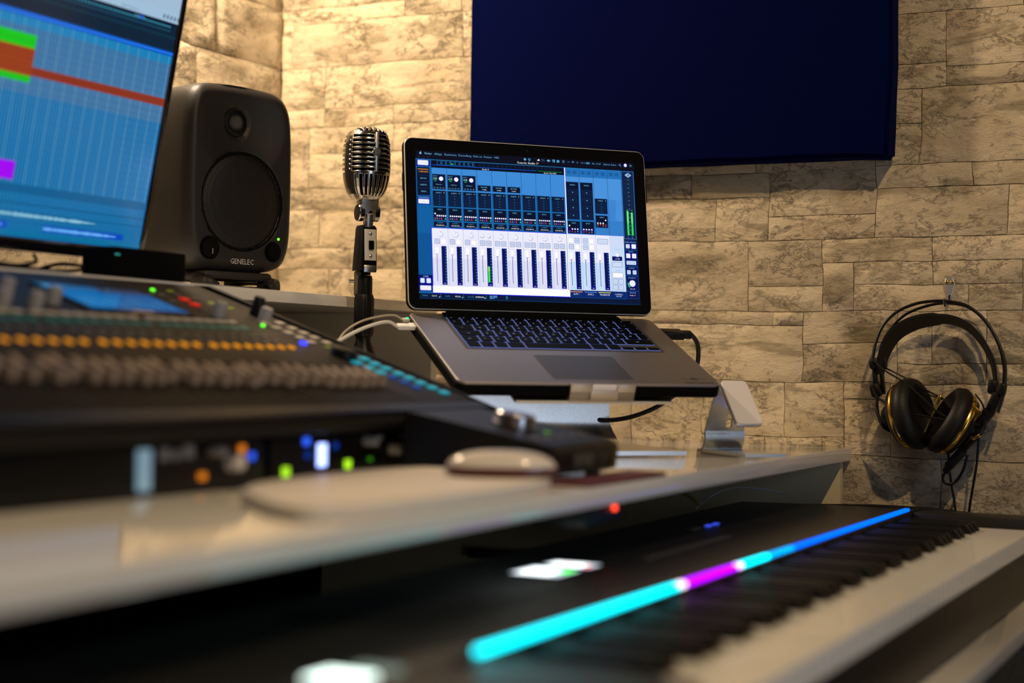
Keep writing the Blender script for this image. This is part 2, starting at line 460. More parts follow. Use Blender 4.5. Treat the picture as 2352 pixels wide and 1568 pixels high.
# ------------------------------------------------------------------ studio speaker
def sq2(u, v, e=5.0):
    """square to rounded square"""
    d = (abs(u) ** e + abs(v) ** e) ** (1 / e); m = max(abs(u), abs(v))
    return (u * m / d, v * m / d) if d > 0 else (0, 0)
def make_speaker():
    Wd, Hd, Dp = .188, .266, .165
    t = empty('studio_speaker', (-1.3785, 1.9295, .0925), R(72), 'dark grey two-way studio speaker on a rubber foot beside the tall screen', 'speaker')
    body_m = mat('charcoal_cast_enclosure', (0.013, 0.012, 0.012), 0.5, bump=0.15, bscale=700, spec=.35)
    zc = .033 + Hd / 2
    tw = (-.002, .081); wf = (0.0, -.034); RW = .069
    # front baffle with its concave waveguide
    n, m_ = 56, 72
    vs = []; fs = []
    for j in range(m_ + 1):
        for i in range(n + 1):
            u, v = 2 * i / n - 1, 2 * j / m_ - 1
            su, sv = sq2(u, v, 7)
            bul = 1 - .045 * sv * sv if sv > 0 else 1 - .035 * sv * sv
            x = su * Wd / 2 * bul; z = sv * Hd / 2 * (1 - .045 * su * su)
            r = max(abs(u), abs(v))
            y = .012 * max(0, (r - .86) / .14) ** 2.2
            dt = math.hypot((x - tw[0]), (z - tw[1]) * .92)
            y += .016 * max(0, 1 - (dt / .078) ** 2) ** 1.3
            if dt < .021: y += .004
            dw = math.hypot(x - wf[0], z - wf[1])
            if dw < RW: y += .006
            vs.append((x, y, z + zc))
    for j in range(m_):
        for i in range(n): fs.append((j * (n + 1) + i, j * (n + 1) + i + 1, (j + 1) * (n + 1) + i + 1, (j + 1) * (n + 1) + i))
    # rim ring order, then sides lofted back
    ring = [i for i in range(n + 1)] + [j * (n + 1) + n for j in range(1, m_ + 1)] + [m_ * (n + 1) + i for i in range(n - 1, -1, -1)] + [j * (n + 1) for j in range(m_ - 1, 0, -1)]
    prev = ring
    for (dy, s) in ((.020, 1.012), (.035, 1.02), (.08, 1.02), (.125, .99), (.150, .93), (.162, .84), (.165, .7)):
        cur = []
        for k in ring:
            x, y, z = vs[k]; cur.append(len(vs)); vs.append((x * s, dy, (z - zc) * s + zc))
        L = len(ring)
        for k in range(L): fs.append((prev[k], prev[(k + 1) % L], cur[(k + 1) % L], cur[k]))
        prev = cur
    fs.append(tuple(prev))
    mb = MB(); mb.add(vs, fs); mb.build('enclosure', body_m, t, angle=60)
    def Fm(x, y, z): return Matrix.Translation(Vector((x, y, z))) @ Matrix.Rotation(R(90), 4, 'X')
    # woofer grille: perforated dome
    gm = bpy.data.materials.new('perforated_grille'); gm.use_nodes = True
    nt = gm.node_tree; b = nt.nodes['Principled BSDF']; b.inputs['Roughness'].default_value = .42; b.inputs['Specular IOR Level'].default_value = .25
    tc = nt.nodes.new('ShaderNodeTexCoord'); vo = nt.nodes.new('ShaderNodeTexVoronoi'); vo.inputs['Scale'].default_value = 480; vo.inputs['Randomness'].default_value = 0.0
    rp = nt.nodes.new('ShaderNodeValToRGB'); rp.color_ramp.elements[0].position = .28; rp.color_ramp.elements[0].color = (.0005, .0005, .0005, 1); rp.color_ramp.elements[1].position = .36; rp.color_ramp.elements[1].color = (.010, .009, .009, 1)
    nt.links.new(tc.outputs['Object'], vo.inputs['Vector']); nt.links.new(vo.outputs['Distance'], rp.inputs[0]); nt.links.new(rp.outputs[0], b.inputs['Base Color'])
    bp = nt.nodes.new('ShaderNodeBump'); bp.inputs['Distance'].default_value = .0006; nt.links.new(vo.outputs['Distance'], bp.inputs['Height']); nt.links.new(bp.outputs[0], b.inputs['Normal'])
    prof = [(RW * math.sin(a), -.0 + .010 * math.cos(a)) for a in [R(90) * (1 - k / 12) for k in range(13)]]
    prof = [(max(.0005, r), z) for r, z in prof]
    mb = MB(); mb.lathe(prof, 56, Fm(wf[0], .0045, wf[1] + zc)); mb.build('woofer_grille', gm, t, angle=80)
    mb = MB(); ringp = [(wf[0] + (RW + .0012) * math.cos(a), .0008, wf[1] + zc + (RW + .0012) * math.sin(a)) for a in [2 * math.pi * k / 72 for k in range(72)]]
    mb.tube(ringp, .0016, 8, closed=True); mb.build('grille_ring', BLACKM, t)
    # tweeter
    mb = MB(); mb.lathe([(.0195, -.002), (.0195, .001), (.0165, .0015), (.0155, -.001)], 40, Fm(tw[0], .0175, tw[1] + zc)); mb.build('tweeter_ring', BLACK, t)
    mb = MB(); mb.lathe([(max(.0004, .0115 * math.sin(a)), .0085 * math.cos(a)) for a in [R(90) * (1 - k / 8) for k in range(9)]], 32, Fm(tw[0], .0175, tw[1] + zc))
    mb.build('tweeter_dome', mat('tweeter_mesh', (.10, .10, .10), .28, metal=.8, bump=1.0, bscale=1800), t)
    # controls
    for (x, z, r, nm) in ((-.056, -.103, .0135, 'volume_knob'), (.055, -.103, .0115, 'power_button')):
        mb = MB(); mb.lathe([(r + .003, -.001), (r + .003, .001), (r + .001, .0006), (r, .0004), (r, .0045), (r - .0015, .0055)], 32, Fm(x, -.0002, z + zc)); mb.build(nm, BLACKM, t)
    mb = MB(); mb.box((-.0545, -.0058, -.108 + zc), (.0012, .001, .008)); mb.build('knob_pointer', mat('grey_mark', (.25, .25, .25), .5), t)
    mb = MB(); mb.lathe([(.0019, -.001), (.0019, .0008), (.001, .0014)], 16, Fm(.0650, -.0003, -.0835 + zc)); mb.build('status_light', emat('green_status', (.15, 1.0, .03), 2.5), t)
    mb = MB(); mm = Matrix.Translation(Vector((0, -.0009, -.1235 + zc))) @ Matrix.Rotation(R(90), 4, 'X')
    text_into(mb, 'GENELEC', 0, 0, .0108, None, 'CENTER', 0.0, mm, .92); mb.build('lettering', mat('silver_print', (.55, .54, .55), .4), t, smooth=False)
    # rubber foot
    f = MB()
    f.box((0, .055, .0055), (.115, .12, .011), .005)
    for s in (-1, 1):
        f.tube(crv([(s * .045, -.002, .008), (s * .058, .002, .016), (s * .060, .03, .022), (s * .060, .07, .024), (s * .052, .105, .018)], 5), [.0079] * 21, 12)
        f.box((s * .058, .012, .0125), (.026, .034, .025), .009, seg=3)
    f.box((0, .03, .0255), (.120, .05, .013), .005, Matrix.Rotation(R(0), 3, 'X'))
    f.box((0, .062, .0315), (.085, .05, .016), .006)
    f.build('rubber_foot', RUBBER, t)
make_speaker()

# ------------------------------------------------------------------ flat colour screen graphics
class UI:
    def __init__(self, k): self.mb = MB(); self.k = k
    def r(self, u0, v0, u1, v1, c, l=1):
        z = .00004 * l; u0, u1 = min(u0, u1), max(u0, u1); v0, v1 = min(v0, v1), max(v0, v1); k = self.k
        self.mb.quad((u0 * k, v0 * k, z), (u1 * k, v0 * k, z), (u1 * k, v1 * k, z), (u0 * k, v1 * k, z), lin(c))
    def rr(self, u0, v0, u1, v1, c, l=1, rad=1.0):
        z = .00004 * l; k = self.k; u0, u1 = min(u0, u1), max(u0, u1); v0, v1 = min(v0, v1), max(v0, v1)
        p = rrect(u1 - u0, v1 - v0, rad, 3, (u0 + u1) / 2, (v0 + v1) / 2)
        self.mb.add([(a * k, b * k, z) for a, b in p], [tuple(range(len(p)))], lin(c))
    def disc(self, u, v, r, c, l=2, n=18, a0=0, a1=360, ri=0):
        z = .00004 * l; k = self.k
        if ri == 0 and a1 - a0 >= 360:
            self.mb.add([((u + r * math.cos(2 * math.pi * i / n)) * k, (v + r * math.sin(2 * math.pi * i / n)) * k, z) for i in range(n)], [tuple(range(n))], lin(c))
        else:
            vs = []; fs = []
            for i in range(n + 1):
                a = R(a0 + (a1 - a0) * i / n)
                vs += [((u + r * math.cos(a)) * k, (v + r * math.sin(a)) * k, z), ((u + ri * math.cos(a)) * k, (v + ri * math.sin(a)) * k, z)]
            for i in range(n): fs.append((2 * i, 2 * i + 1, 2 * i + 3, 2 * i + 2))
            self.mb.add(vs, fs, lin(c))
    def poly(self, pts, c, l=2):
        self.mb.add([(a * self.k, b * self.k, .00004 * l) for a, b in pts], [tuple(range(len(pts)))], lin(c))
    def t(self, s, u, v, size, c, l=3, al='LEFT', sx=1.0):
        text_into(self.mb, s, u * self.k, v * self.k, size * self.k, lin(c), al, .00004 * l, None, sx)

# ------------------------------------------------------------------ computer monitor on the riser
def make_monitor():
    m0 = Vector((-1.34, 1.659, .120)); lean = R(10.985)
    Wm, Hm = .62, .372
    t = empty('computer_monitor', (m0.x, m0.y - Wm / 2, .0925), 0, 'tall black monitor showing coloured audio tracks at the left edge', 'monitor')
    # screen frame: local x = +Y, local y = leaning up, local z = +X (towards the user)
    fr = Matrix(((0, math.sin(lean), math.cos(lean)), (1, 0, 0), (0, math.cos(lean), -math.sin(lean)))).to_4x4()
    fr = Matrix.Translation(m0 - t.location) @ fr
    def part(mb, name, m, par=None, **k):
        o = mb.build(name, m, par or t, **k)
        if not par: o.matrix_local = fr
        return o
    mb = MB(); mb.span(-Wm, 0, 0, Hm, -.030, -.0012, .002); case = part(mb, 'case', BLACK)
    g = MB()
    for a in ((-Wm, 0, 0, .0155), (-Wm, 0, Hm - .0155, Hm), (-Wm, -Wm + .0095, .0155, Hm - .0155), (-.0095, 0, .0155, Hm - .0155)):
        g.span(a[0], a[1], a[2], a[3], -.0012, .0012, .0004)
    part(g, 'bezel', BLACKG)
    # silver strip along the outer side
    mb = MB(); mb.span(-.0004, .0006, .004, Hm - .004, -.014, -.009); part(mb, 'edge_trim', NICKEL)
    u = UI(.001); X0, X1 = -Wm * 1000 + 9.5, -9.5; T = Hm * 1000 - 15.5
    u.r(X0, 15.5, X1, T, (4, 92, 150), 1)
    # window chrome
    u.r(X0, 316, X1, T, (150, 165, 180), 2); u.r(X0, 303, X1, T, (160, 190, 215), 2)
    for i in range(5): u.rr(-40 + i * 7, 306, -36 + i * 7, 311, (95, 120, 145), 3, .8)
    u.t('Audio Component', -118, 305.5, 4.2, (70, 100, 130), 3); u.t('Kommentare', -92, 298.5, 3.6, (120, 190, 220), 4)
    u.r(X0, 268, X1, 303, (8, 24, 42), 2)
    for i in range(120):
        x = -12 - i * 4.95
        if x < X0: break
        u.r(x - 1.4, 268.5, x, 299, (26, 54, 78), 3); 
        if i > 1: u.disc(x - 2.4, 297.5, 1.2, (70, 175, 205), 4, 8)
        if i > 1: u.disc(x - 2.4, 292.4, .9, (40, 120, 150), 4, 8)
    u.r(X0, 284, X1, 286.5, (16, 52, 70), 4); u.disc(-80, 299, 2.4, (20, 90, 235), 5)
    u.r(X0, 262.5, X1, 267.5, (0, 70, 190), 3); u.r(X0, 264.4, X1, 266, (45, 135, 250), 4)
    u.r(X0, 252, X1, 262.5, (8, 118, 172), 2)
    # greyer band of lanes
    u.r(X0, 178, X1, 252, (66, 98, 138), 2)
    # clips
    u.r(X0, 229, -247.5, 244, (0, 196, 24), 4); u.r(X0, 236, -247.5, 236.8, (0, 150, 30), 5)
    u.r(X0, 198, -247, 229, (150, 58, 24), 4)
    for v in (204, 210, 217, 223): u.r(X0, v, -247, v + .7, (112, 40, 18), 5)
    u.r(-247, 199, X1, 209, (136, 46, 28), 4); u.r(-247, 203.5, X1, 204.2, (112, 34, 22), 5)
    u.r(X0, 190.5, -248, 198, (0, 190, 26), 5)
    u.r(X0, 80, -249, 101, (160, 0, 240), 4)
    # grid
    i = 0; x = -14.0
    while x > X0:
        u.r(x - 1.7, 76, x, 262, (44, 140, 196) if i % 4 else (80, 160, 205), 3)
        u.r(x - 1.7, 16, x, 66, (36, 132, 184), 3)
        x -= 4.9; i += 1
    v = 84.0
    while v < 250:
        u.r(X0, v, X1, v + .5, (8, 84, 134), 3); v += 8.2
    u.r(X0, 66, X1, 76, (10, 92, 142), 4); u.r(X0, 54, X1, 55, (6, 70, 112), 4); u.r(X0, 44.5, X1, 45.2, (5, 70, 112), 4)
    # sound waves
    rd = random.Random(4)
    for a, b, cy, h0, col in ((X0, -100, 41.5, 1.6, (150, 210, 230)), (X0, -252, 28.5, 2.0, (120, 190, 250)), (-187, -57, 28.5, 1.9, (110, 190, 250))):
        u.r(a, cy - 3.4, min(b + (6 if cy < 30 else 0), -40), cy + 3.4, (0, 66, 190) if cy < 30 else (8, 100, 150), 5)
        x = a
        while x < b:
            h = h0 * (.5 + rd.random() * .8) * min(1, (b - x) / 40 + .25); u.r(x, cy - h, x + 1.1, cy + h, col, 6); x += 1.3
    u.r(-260, 33, -46, 33.6, (0, 60, 150), 5); u.r(-57, 25, -44, 31.8, (0, 70, 190), 5)
    u.r(X0, 18, X1, 21.5, (10, 120, 165), 5)
    for i in range(60): u.r(-12 - i * 5, 17, -13.2 - i * 5, 22, (5, 80, 120), 6)
    o = u.mb.build('display', screen_mat('monitor_display', 1.0), case, smooth=False)
    # neck and foot on the riser
    mb = MB(); mb.box((-.16 + .0, 0, .004), (.20, .24, .008), .003); mb.build('foot', BLACK, t)
    mb = MB(); mb.box((-.10, 0, .10), (.02, .06, .19), .004); mb.build('neck', BLACK, t)
    mb = MB(); mb.box((-.048, 0, .17), (.10, .10, .03), .004); mb.build('mount', BLACK, t)
make_monitor()

mb = MB(); mb.span(-1.302, -1.2535, 1.503, 1.640, .0932, .1285, .002); bx = mb
o = empty('black_box', (-1.278, 1.57, .0925), 0, 'flat black box on the riser edge between monitor and speaker', 'box')
cc = MB(); cc.span(-.024, .0245, -.068, .068, .001, .036, .002); cc.build('case', BLACKM, o)
cc = MB(); cc.span(.0246, .0250, -.066, -.058, .026, .0275); cc.build('status_light', emat('teal_status', (.05, .5, .45), .8), o)
for s in (-1, 1):
    for q in (-1, 1):
        cc = MB(); cc.lathe([(.004, 0), (.004, .0012)], 12, Matrix.Translation(Vector((s * .018, q * .06, 0)))); cc.build('rubber_foot', RUBBER, o)

# cables lying on the riser under the monitor
def cable(name, pts, r, m, label, cat='cable', n=8, seg=8):
    mb = MB(); mb.tube(crv(pts, n), r, seg); o = mb.build(name, m); tag(o, label, cat); return o
zc = .0925 + .0024
cable('monitor_cable', [(-1.284, 1.20, zc + .012), (-1.285, 1.30, zc + .008), (-1.286, 1.37, zc + .004), (-1.295, 1.41, zc + .008), (-1.305, 1.43, zc + .012), (-1.318, 1.44, zc + .02)], .0022, BLACKM, 'thin black cable sagging under the left part of the monitor')
cable('speaker_cable', [(-1.268, 1.25, zc), (-1.27, 1.36, zc + .001), (-1.268, 1.42, zc), (-1.275, 1.47, zc + .004), (-1.29, 1.488, zc + .010), (-1.33, 1.49, zc + .012), (-1.38, 1.49, zc)], .0023, BLACKM, 'black cable looping up to the flat black box under the monitor')
cable('speaker_power_cord', [(-1.40, 1.76, .0950), (-1.395, 1.735, .12), (-1.398, 1.73, .17), (-1.43, 1.74, .19), (-1.52, 1.80, .16)], .0018, BLACKM, 'thin dark cord hanging down the left side of the speaker')

# ------------------------------------------------------------------ vintage microphone on a short stand
def make_mic():
    bx, by = -1.2155, 2.0
    st = empty('microphone_stand', (bx, by, ZD), 0, 'short black microphone stand behind the mixing console', 'microphone stand')
    h = lambda z: z - ZD
    mb = MB(); mb.lathe([(.070, 0), (.070, .008), (.060, .014), (.020, .018), (.018, .02)], 48); mb.build('base', BLACKM, st)
    mb = MB(); mb.lathe([(.018, .018), (.0175, .10), (.0185, .122), (.0165, .128), (.011, .142), (.0105, .160)], 32); mb.build('lower_tube', BLACK, st)
    mb = MB(); prof = []
    vs = []; fs = []; n = 48
    for zz, rr in ((h(.034), .0125), (h(.040), .0145), (h(.088), .0145), (h(.094), .0125)):
        for k in range(n):
            a = 2 * math.pi * k / n; r = rr * (1 if (k // 2) % 2 else .93); vs.append((r * math.cos(a), r * math.sin(a), zz))
    for i in range(3):
        for k in range(n): fs.append((i * n + k, i * n + (k + 1) % n, (i + 1) * n + (k + 1) % n, (i + 1) * n + k))
    fs += [tuple(range(n))[::-1], tuple(range(3 * n, 4 * n))]
    mb.add(vs, fs); mb.build('clutch_grip', BLACK, st)
    mb = MB(); mb.lathe([(.0115, h(.092)), (.0115, h(.116)), (.0105, h(.121))], 32); mb.build('upper_tube', BLACK, st)
    mb = MB(); mb.box((-.006, -.004, h(.1095)), (.013, .013, .036), .003); mb.build('clamp_block', mat('brown_metal', (.17, .14, .11), .4, metal=.7), st)
    mb = MB(); mb.tube([(-.012, -.008, h(.113)), (-.0185, -.012, h(.113))], .0024, 10); mb.build('clamp_screw', CHROME, st)
    # microphone
    t = empty('microphone', (bx, by, .127), R(54), 'chrome ribbed vintage vocal microphone standing left of the laptop', 'microphone')
    zb = .101    # head bottom above origin
    A, B, HH = .0312, .037, .104
    def sc(z):
        k = z / HH
        pts = [(0, .50), (.03, .60), (.08, .74), (.16, .86), (.28, .95), (.42, 1.0), (.62, 1.0), (.78, .97), (.88, .89), (.94, .78), (.975, .64), (1.0, .42)]
        for (a, sa), (b, sb) in zip(pts[:-1], pts[1:]):
            if k <= b: return sa + (sb - sa) * (k - a) / (b - a)
        return pts[-1][1]
    def surf(phi, z, off=0.0):
        s = sc(z); e = 2.7
        c, q = math.cos(phi), math.sin(phi)
        d = (abs(c) ** e + abs(q) ** e) ** (1 / e)
        return Vector((c / d * (A * s - off), q / d * (B * s - off), z + zb))
    def solid(phi, z):
        # phi = -90 deg is the front
        p = surf(phi, z); x = p.x
        f = math.degrees(phi + math.pi / 2); f = (f + 180) % 360 - 180
        back = abs(f) > 90
        af = abs(f) if not back else 180 - abs(f)
        if .038 < z < .0935:
            if abs(x) < .0027 and not back: return True
            if not back and math.hypot(x, z - .066) < .0062: return True
            if af > 66 and not (back and af < 82): return True
            return ((z - .0395) % .0068) > .0042
        if .0055 < z < .0345:
            if af > 58: return True
            g = (x / sc(z)) / .0073 + .5
            return not (abs(g - math.floor(g) - .5) < .27)
        if .0965 < z < .1032:
            if af > 66: return True
            g = x / .0072
            return not (abs(g - math.floor(g) - .5) < .26)
        return True
    NP, NZ = 220, 150
    vs = [surf(2 * math.pi * i / NP, HH * j / NZ) for j in range(NZ + 1) for i in range(NP)]
    fs = []
    for j in range(NZ):
        for i in range(NP):
            if solid(2 * math.pi * (i + .5) / NP, HH * (j + .5) / NZ):
                fs.append((j * NP + i, j * NP + (i + 1) % NP, (j + 1) * NP + (i + 1) % NP, (j + 1) * NP + i))
    fs.append(tuple(NZ * NP + i for i in range(NP))); fs.append(tuple(range(NP))[::-1])
    mb = MB(); mb.add(vs, fs)
    o = mb.build('grille_shell', mat('aged_chrome', (.60, .56, .50), .20, metal=1.0), t, angle=50)
    so = o.modifiers.new('thick', 'SOLIDIFY'); so.thickness = .0022; so.offset = -1
    vs = [surf(2 * math.pi * i / 64, HH * j / 30, .0035) for j in range(31) for i in range(64)]
    fs = [(j * 64 + i, j * 64 + (i + 1) % 64, (j + 1) * 64 + (i + 1) % 64, (j + 1) * 64 + i) for j in range(30) for i in range(64)] + [tuple(30 * 64 + i for i in range(64))]
    mb = MB(); mb.add(vs, fs); mb.build('inner_foam', BLACKM, t)
    mb = MB(); mb.box((0, -B - .0006, .066 + zb), (.0050, .0022, .0560), .0008); mb.build('front_spine', NICKEL, t)
    mb = MB(); mb.lathe([(.0058, -.001), (.0058, .0012), (.0048, .0018), (.0042, .0010)], 24, Matrix.Translation(Vector((0, -B - .001, .066 + zb))) @ Matrix.Rotation(R(90), 4, 'X')); mb.build('emblem', mat('dark_nickel', (.28, .26, .25), .35, metal=1), t)
    mb = MB()
    for k in range(8):
        for s in (-1, 1): mb.lathe([(.0011, -.001), (.0011, .0006), (.0005, .0011)], 10, Matrix.Translation(surf(R(-90 + s * 72), .0425 + k * .0068)) @ Matrix.Rotation(R(s * 72), 4, 'Z') @ Matrix.Rotation(R(90), 4, 'X'))
    mb.build('seam_rivets', CHROME, t)
    # yoke
    mb = MB(); mb.prism([(-.0135, zb + .010), (.0135, zb + .010), (.0125, zb - .006), (.0125, zb - .020), (-.0125, zb - .020), (-.0125, zb - .006)], -.0175, -.0125, Matrix(((1, 0, 0), (0, 0, 1), (0, 1, 0))).to_4x4())
    mb.box((0, -.004, zb - .004), (.024, .024, .012), .003)
    mb.build('yoke_plate', NICKEL, t, bevel=.0006)
    for s in (-1, 1):
        mb = MB(); mb.lathe([(.0115, -.0042), (.0125, -.003), (.0125, .003), (.0115, .0042)], 32, Matrix.Translation(Vector((s * .0115, -.006, zb - .018))) @ Matrix.Rotation(R(90), 4, 'Y')); mb.build('pivot_disc', CHROME, t)
    mb = MB(); mb.box((0, -.009, zb - .026), (.0105, .016, .030), .002); mb.build('pivot_tongue', NICKEL, t)
    mb = MB(); mb.lathe([(.0032, 0), (.0032, .001), (.0022, .0018)], 16, Matrix.Translation(Vector((0, -.0172, zb - .018))) @ Matrix.Rotation(R(90), 4, 'X')); mb.build('pivot_screw', CHROME, t)
    # switch body, tapered black casting with a white plate
    vs = []; fs = []; n = 40
    for zz, a, b, oy in ((zb - .036, .0115, .013, -.002), (zb - .040, .0128, .0145, -.002), (zb - .075, .0140, .0165, 0), (zb - .100, .0150, .0180, .001)):
        for p in rrect(a * 2, b * 2, a * .7, 9): vs.append((p[0], p[1] + oy, zz))
    n = 40
    for i in range(3):
        for k in range(n): fs.append((i * n + k, i * n + (k + 1) % n, (i + 1) * n + (k + 1) % n, (i + 1) * n + k))
    fs += [tuple(range(n)), tuple(range(3 * n, 4 * n))[::-1]]
    mb = MB(); mb.add(vs, fs); mb.build('switch_body', BLACK, t)
    tiltm = Matrix.Translation(Vector((.000, -.0172, zb - .0655))) @ Matrix.Rotation(R(-3), 4, 'X')
    def tb(nm, c, s, m, bev=0):
        mb = MB(); mb.box(c, s, bev); mb.v = [tuple(tiltm @ Vector(p)) for p in mb.v]; return mb.build(nm, m, t)
    tb('switch_frame', (0, 0, 0), (.0205, .003, .054), BLACKM, .001)
    tb('switch_plate', (0, -.0017, .0015), (.0175, .001, .0445), mat('white_enamel', (.78, .76, .76), .3), .0003)
    tb('switch_toggle', (.001, -.0035, .001), (.0072, .005, .0125), BLACKM, .001)
    tb('body_foot_plate', (0, -.0005, -.0325), (.0185, .0022, .0100), NICKEL, .0003)
    for z in (.017, -.015):
        mb = MB(); mb.lathe([(.0024, 0), (.0024, .0008), (.0015, .0014)], 14, tiltm @ Matrix.Translation(Vector((0, -.0022, z))) @ Matrix.Rotation(R(90), 4, 'X')); mb.build('plate_screw', NICKEL, t)
    mb = MB(); mb.lathe([(.0085, zb - .106), (.0085, zb - .099)], 24); mb.build('thread_collar', BLACKM, t)
make_mic()

# ------------------------------------------------------------------ mixing console
def make_mixer():
    Y0, Y1 = .745, 1.650
    Ax, Az, Bx, Bz = -1.243, .090, -.826, -.052
    L = math.hypot(Bx - Ax, Bz - Az); ex, ez = (Bx - Ax) / L, (Bz - Az) / L
    t = empty('mixing_console', (-1.03, (Y0 + Y1) / 2, -.072), 0, 'large dark digital mixing console with rows of orange lights and faders', 'mixing console')
    inv = Matrix.Translation(-Vector(t.location))
    # local panel frame: x along +Y, y up the slope, z out of the panel; origin at upper right corner
    P = inv @ Matrix.Translation(Vector((Ax, Y1, Az))) @ Matrix(((0, -ex, -ez), (1, 0, 0), (0, -ez, ex))).to_4x4()
    XZ = Matrix(((1, 0, 0), (0, 0, 1), (0, 1, 0))).to_4x4()   # prism drawn in x,z and extruded along y
    CH = mat('console_chassis', (.006, .0055, .005), .5, bump=.1, bscale=500, spec=.2)
    FACE = mat('console_face', (.020, .016, .012), .55, spec=.22, bump=.08, bscale=600)
    BL = mat('console_front_rail', (.007, .009, .016), .45, spec=.3)
    mb = MB(); mb.prism([(Ax, Az - .003), (Bx, Bz - .003), (Bx + .004, Bz - .010), (Bx, Bz - .016), (Bx - .030, -.0715), (Ax, -.0715)], Y0 + .004, Y1 - .004, inv @ XZ)
    mb.build('chassis', CH, t, smooth=False)
    for y in (Y0, Y1 - .008):
        mb = MB(); mb.prism([(Ax - .002, Az), (Ax + .02, Az - .001), (Bx, Bz + .002), (Bx + .008, Bz - .006), (Bx + .002, Bz - .018), (Bx - .030, -.072), (Ax, -.072)], y, y + .008, inv @ XZ)
        mb.build('side_cheek', CH, t, smooth=False, bevel=.0015)
    def part(mb, nm, m, Y=0, s=0, hgt=0, smooth=True):
        o = mb.build(nm, m, t, smooth=smooth); o.matrix_local = P @ Matrix.Translation(Vector((Y - Y1, -s, hgt))); return o
    def copyp(o, Y, s, hgt=0):
        c = o.copy(); COL.objects.link(c); c.parent = t; c.matrix_local = P @ Matrix.Translation(Vector((Y - Y1, -s, hgt))); return c
    mb = MB(); mb.span(-.888, -.009, -.295, -.006, -.003, .0005, .0003); part(mb, 'top_panel', FACE, Y1, 0)
    mb = MB(); mb.span(-.888, -.009, -.418, -.298, -.003, .0005, .0003); part(mb, 'fader_panel', mat('fader_panel_grey', (.013, .010, .008), .6, spec=.2), Y1, 0)
    mb = MB(); mb.span(-.888, -.009, -.438, -.420, -.003, .0015, .0008); part(mb, 'front_rail', BL, Y1, 0)
    # display
    mb = MB(); mb.span(-.085, .085, -.046, .046, 0, .0035, .001); part(mb, 'display_frame', BLACKG, 1.381, .098)
    u = UI(.001); u.r(-80, -40, 80, 40, (52, 88, 140), 1); u.r(-80, -40, 0, 24, (20, 112, 190), 2); u.r(0, -40, 80, 22, (48, 108, 180), 2); u.r(0, 22, 80, 40, (70, 74, 96), 2)
    u.r(-78, 30, -50, 36, (110, 190, 235), 3); u.r(-2, -40, 0, 40, (20, 60, 110), 3)
    for i in range(8): u.r(-74 + i * 19, -34, -60 + i * 19, 8, (40, 124, 200), 3); u.r(-70 + i * 19, -30, -67 + i * 19, -8 + (i * 7) % 14, (90, 170, 220), 4)
    part(u.mb, 'display', screen_mat('console_display', .55), 1.381, .098, .0037, False)
    # encoders
    ENC = mat('grey_rubber_knob', (.30, .30, .31), .45)
    mb = MB(); mb.lathe([(.0075, 0), (.0072, .016), (.0064, .0180), (.001, .0182)], 24); k0 = part(mb, 'encoder_knob', ENC, 1.517, .135)
    for Y, s in ((1.591, .147), (1.261, .120), (1.215, .100)): copyp(k0, Y, s)
    for r_ in range(3):
        for i in range(10):
            if (r_, i) != (1, 0): copyp(k0, 1.215 - i * .044, .060 + r_ * .040)
    mb = MB(); mb.lathe([(.0078, 0), (.0070, .022), (.006, .024), (.001, .0242)], 24); part(mb, 'black_knob', BLACK, 1.607, .122)
    # buttons
    def btn(nm, w, d, hh, m): 
        mb = MB(); mb.span(-w / 2, w / 2, -d / 2, d / 2, 0, hh, .0008); return mb
    GREYB = mat('pale_button', (.50, .46, .40), .5); TEAL = mat('teal_button', (.02, .10, .085), .5, emit=(.0, .30, .22), estr=.10)
    ORG = emat('orange_light', (1.0, .36, .015), .85); CAP = mat('fader_cap_grey', (.36, .28, .23), .45)
    groups = [1.514, 1.343, 1.174, 1.003, .832]
    ch = [g - .0204 * i for g in groups for i in range(8) if g - .0204 * i > Y0 + .012]
    pal = part(btn('b', .0165, .008, .0025, None), 'select_button', GREYB, ch[0], .156)
    gre = part(btn('b', .0135, .011, .0015, None), 'channel_label', TEAL, ch[0], .176)
    mut = part(btn('b', .0042, .0085, .0030, None), 'mute_light', ORG, ch[0], .243)
    slt = MB(); slt.span(-.0011, .0011, -.052, .052, .0004, .0008); sl = part(slt, 'fader_slot', BLACKM, ch[0], .357)
    fc = MB(); fc.prism([(-.016, 0), (-.0145, .012), (-.005, .009), (.005, .009), (.0145, .012), (.016, 0)], -.0042, .0042, Matrix(((0, 0, 1), (1, 0, 0), (0, 1, 0))).to_4x4())
    cap = part(fc, 'fader_cap', CAP, ch[0], .352, .001)
    rd = random.Random(3)
    for i, Y in enumerate(ch):
        if i == 0: continue
        copyp(pal, Y, .156); copyp(gre, Y, .176); copyp(mut, Y, .243); copyp(sl, Y, .357)
        copyp(cap, Y, .330 + (Y - 1.0) * .05 + (rd.random() - .5) * .010, .001)
    # narrow button row between labels and mute lights
    nb = part(btn('b', .0120, .0055, .0020, None), 'small_button', mat('dim_button', (.12, .115, .105), .5), ch[0], .205)
    for Y in ch[1:]: copyp(nb, Y, .205)
    for Y in ch[:16]: copyp(nb, Y, .222)
    WB = mat('light_grey_button', (.52, .46, .40), .5)
    wb = part(btn('b', .0150, .0085, .0028, None), 'assign_button', WB, 1.616, .152)
    for s in (.171, .188, .204, .222): copyp(wb, 1.616, s)
    for s in (.171, .189, .206, .222, .156): copyp(wb, 1.583, s)
    CY = mat('cyan_button', (.03, .20, .26), .5, emit=(.0, .50, .68), estr=.42)
    cb = part(btn('b', .0150, .0085, .0028, None), 'cyan_button', CY, 1.615, .277)
    for s in (.294, .310, .327, .342, .358, .374, .390): copyp(cb, 1.612, s)
    for s in (.291, .308, .324): copyp(cb, 1.578, s)
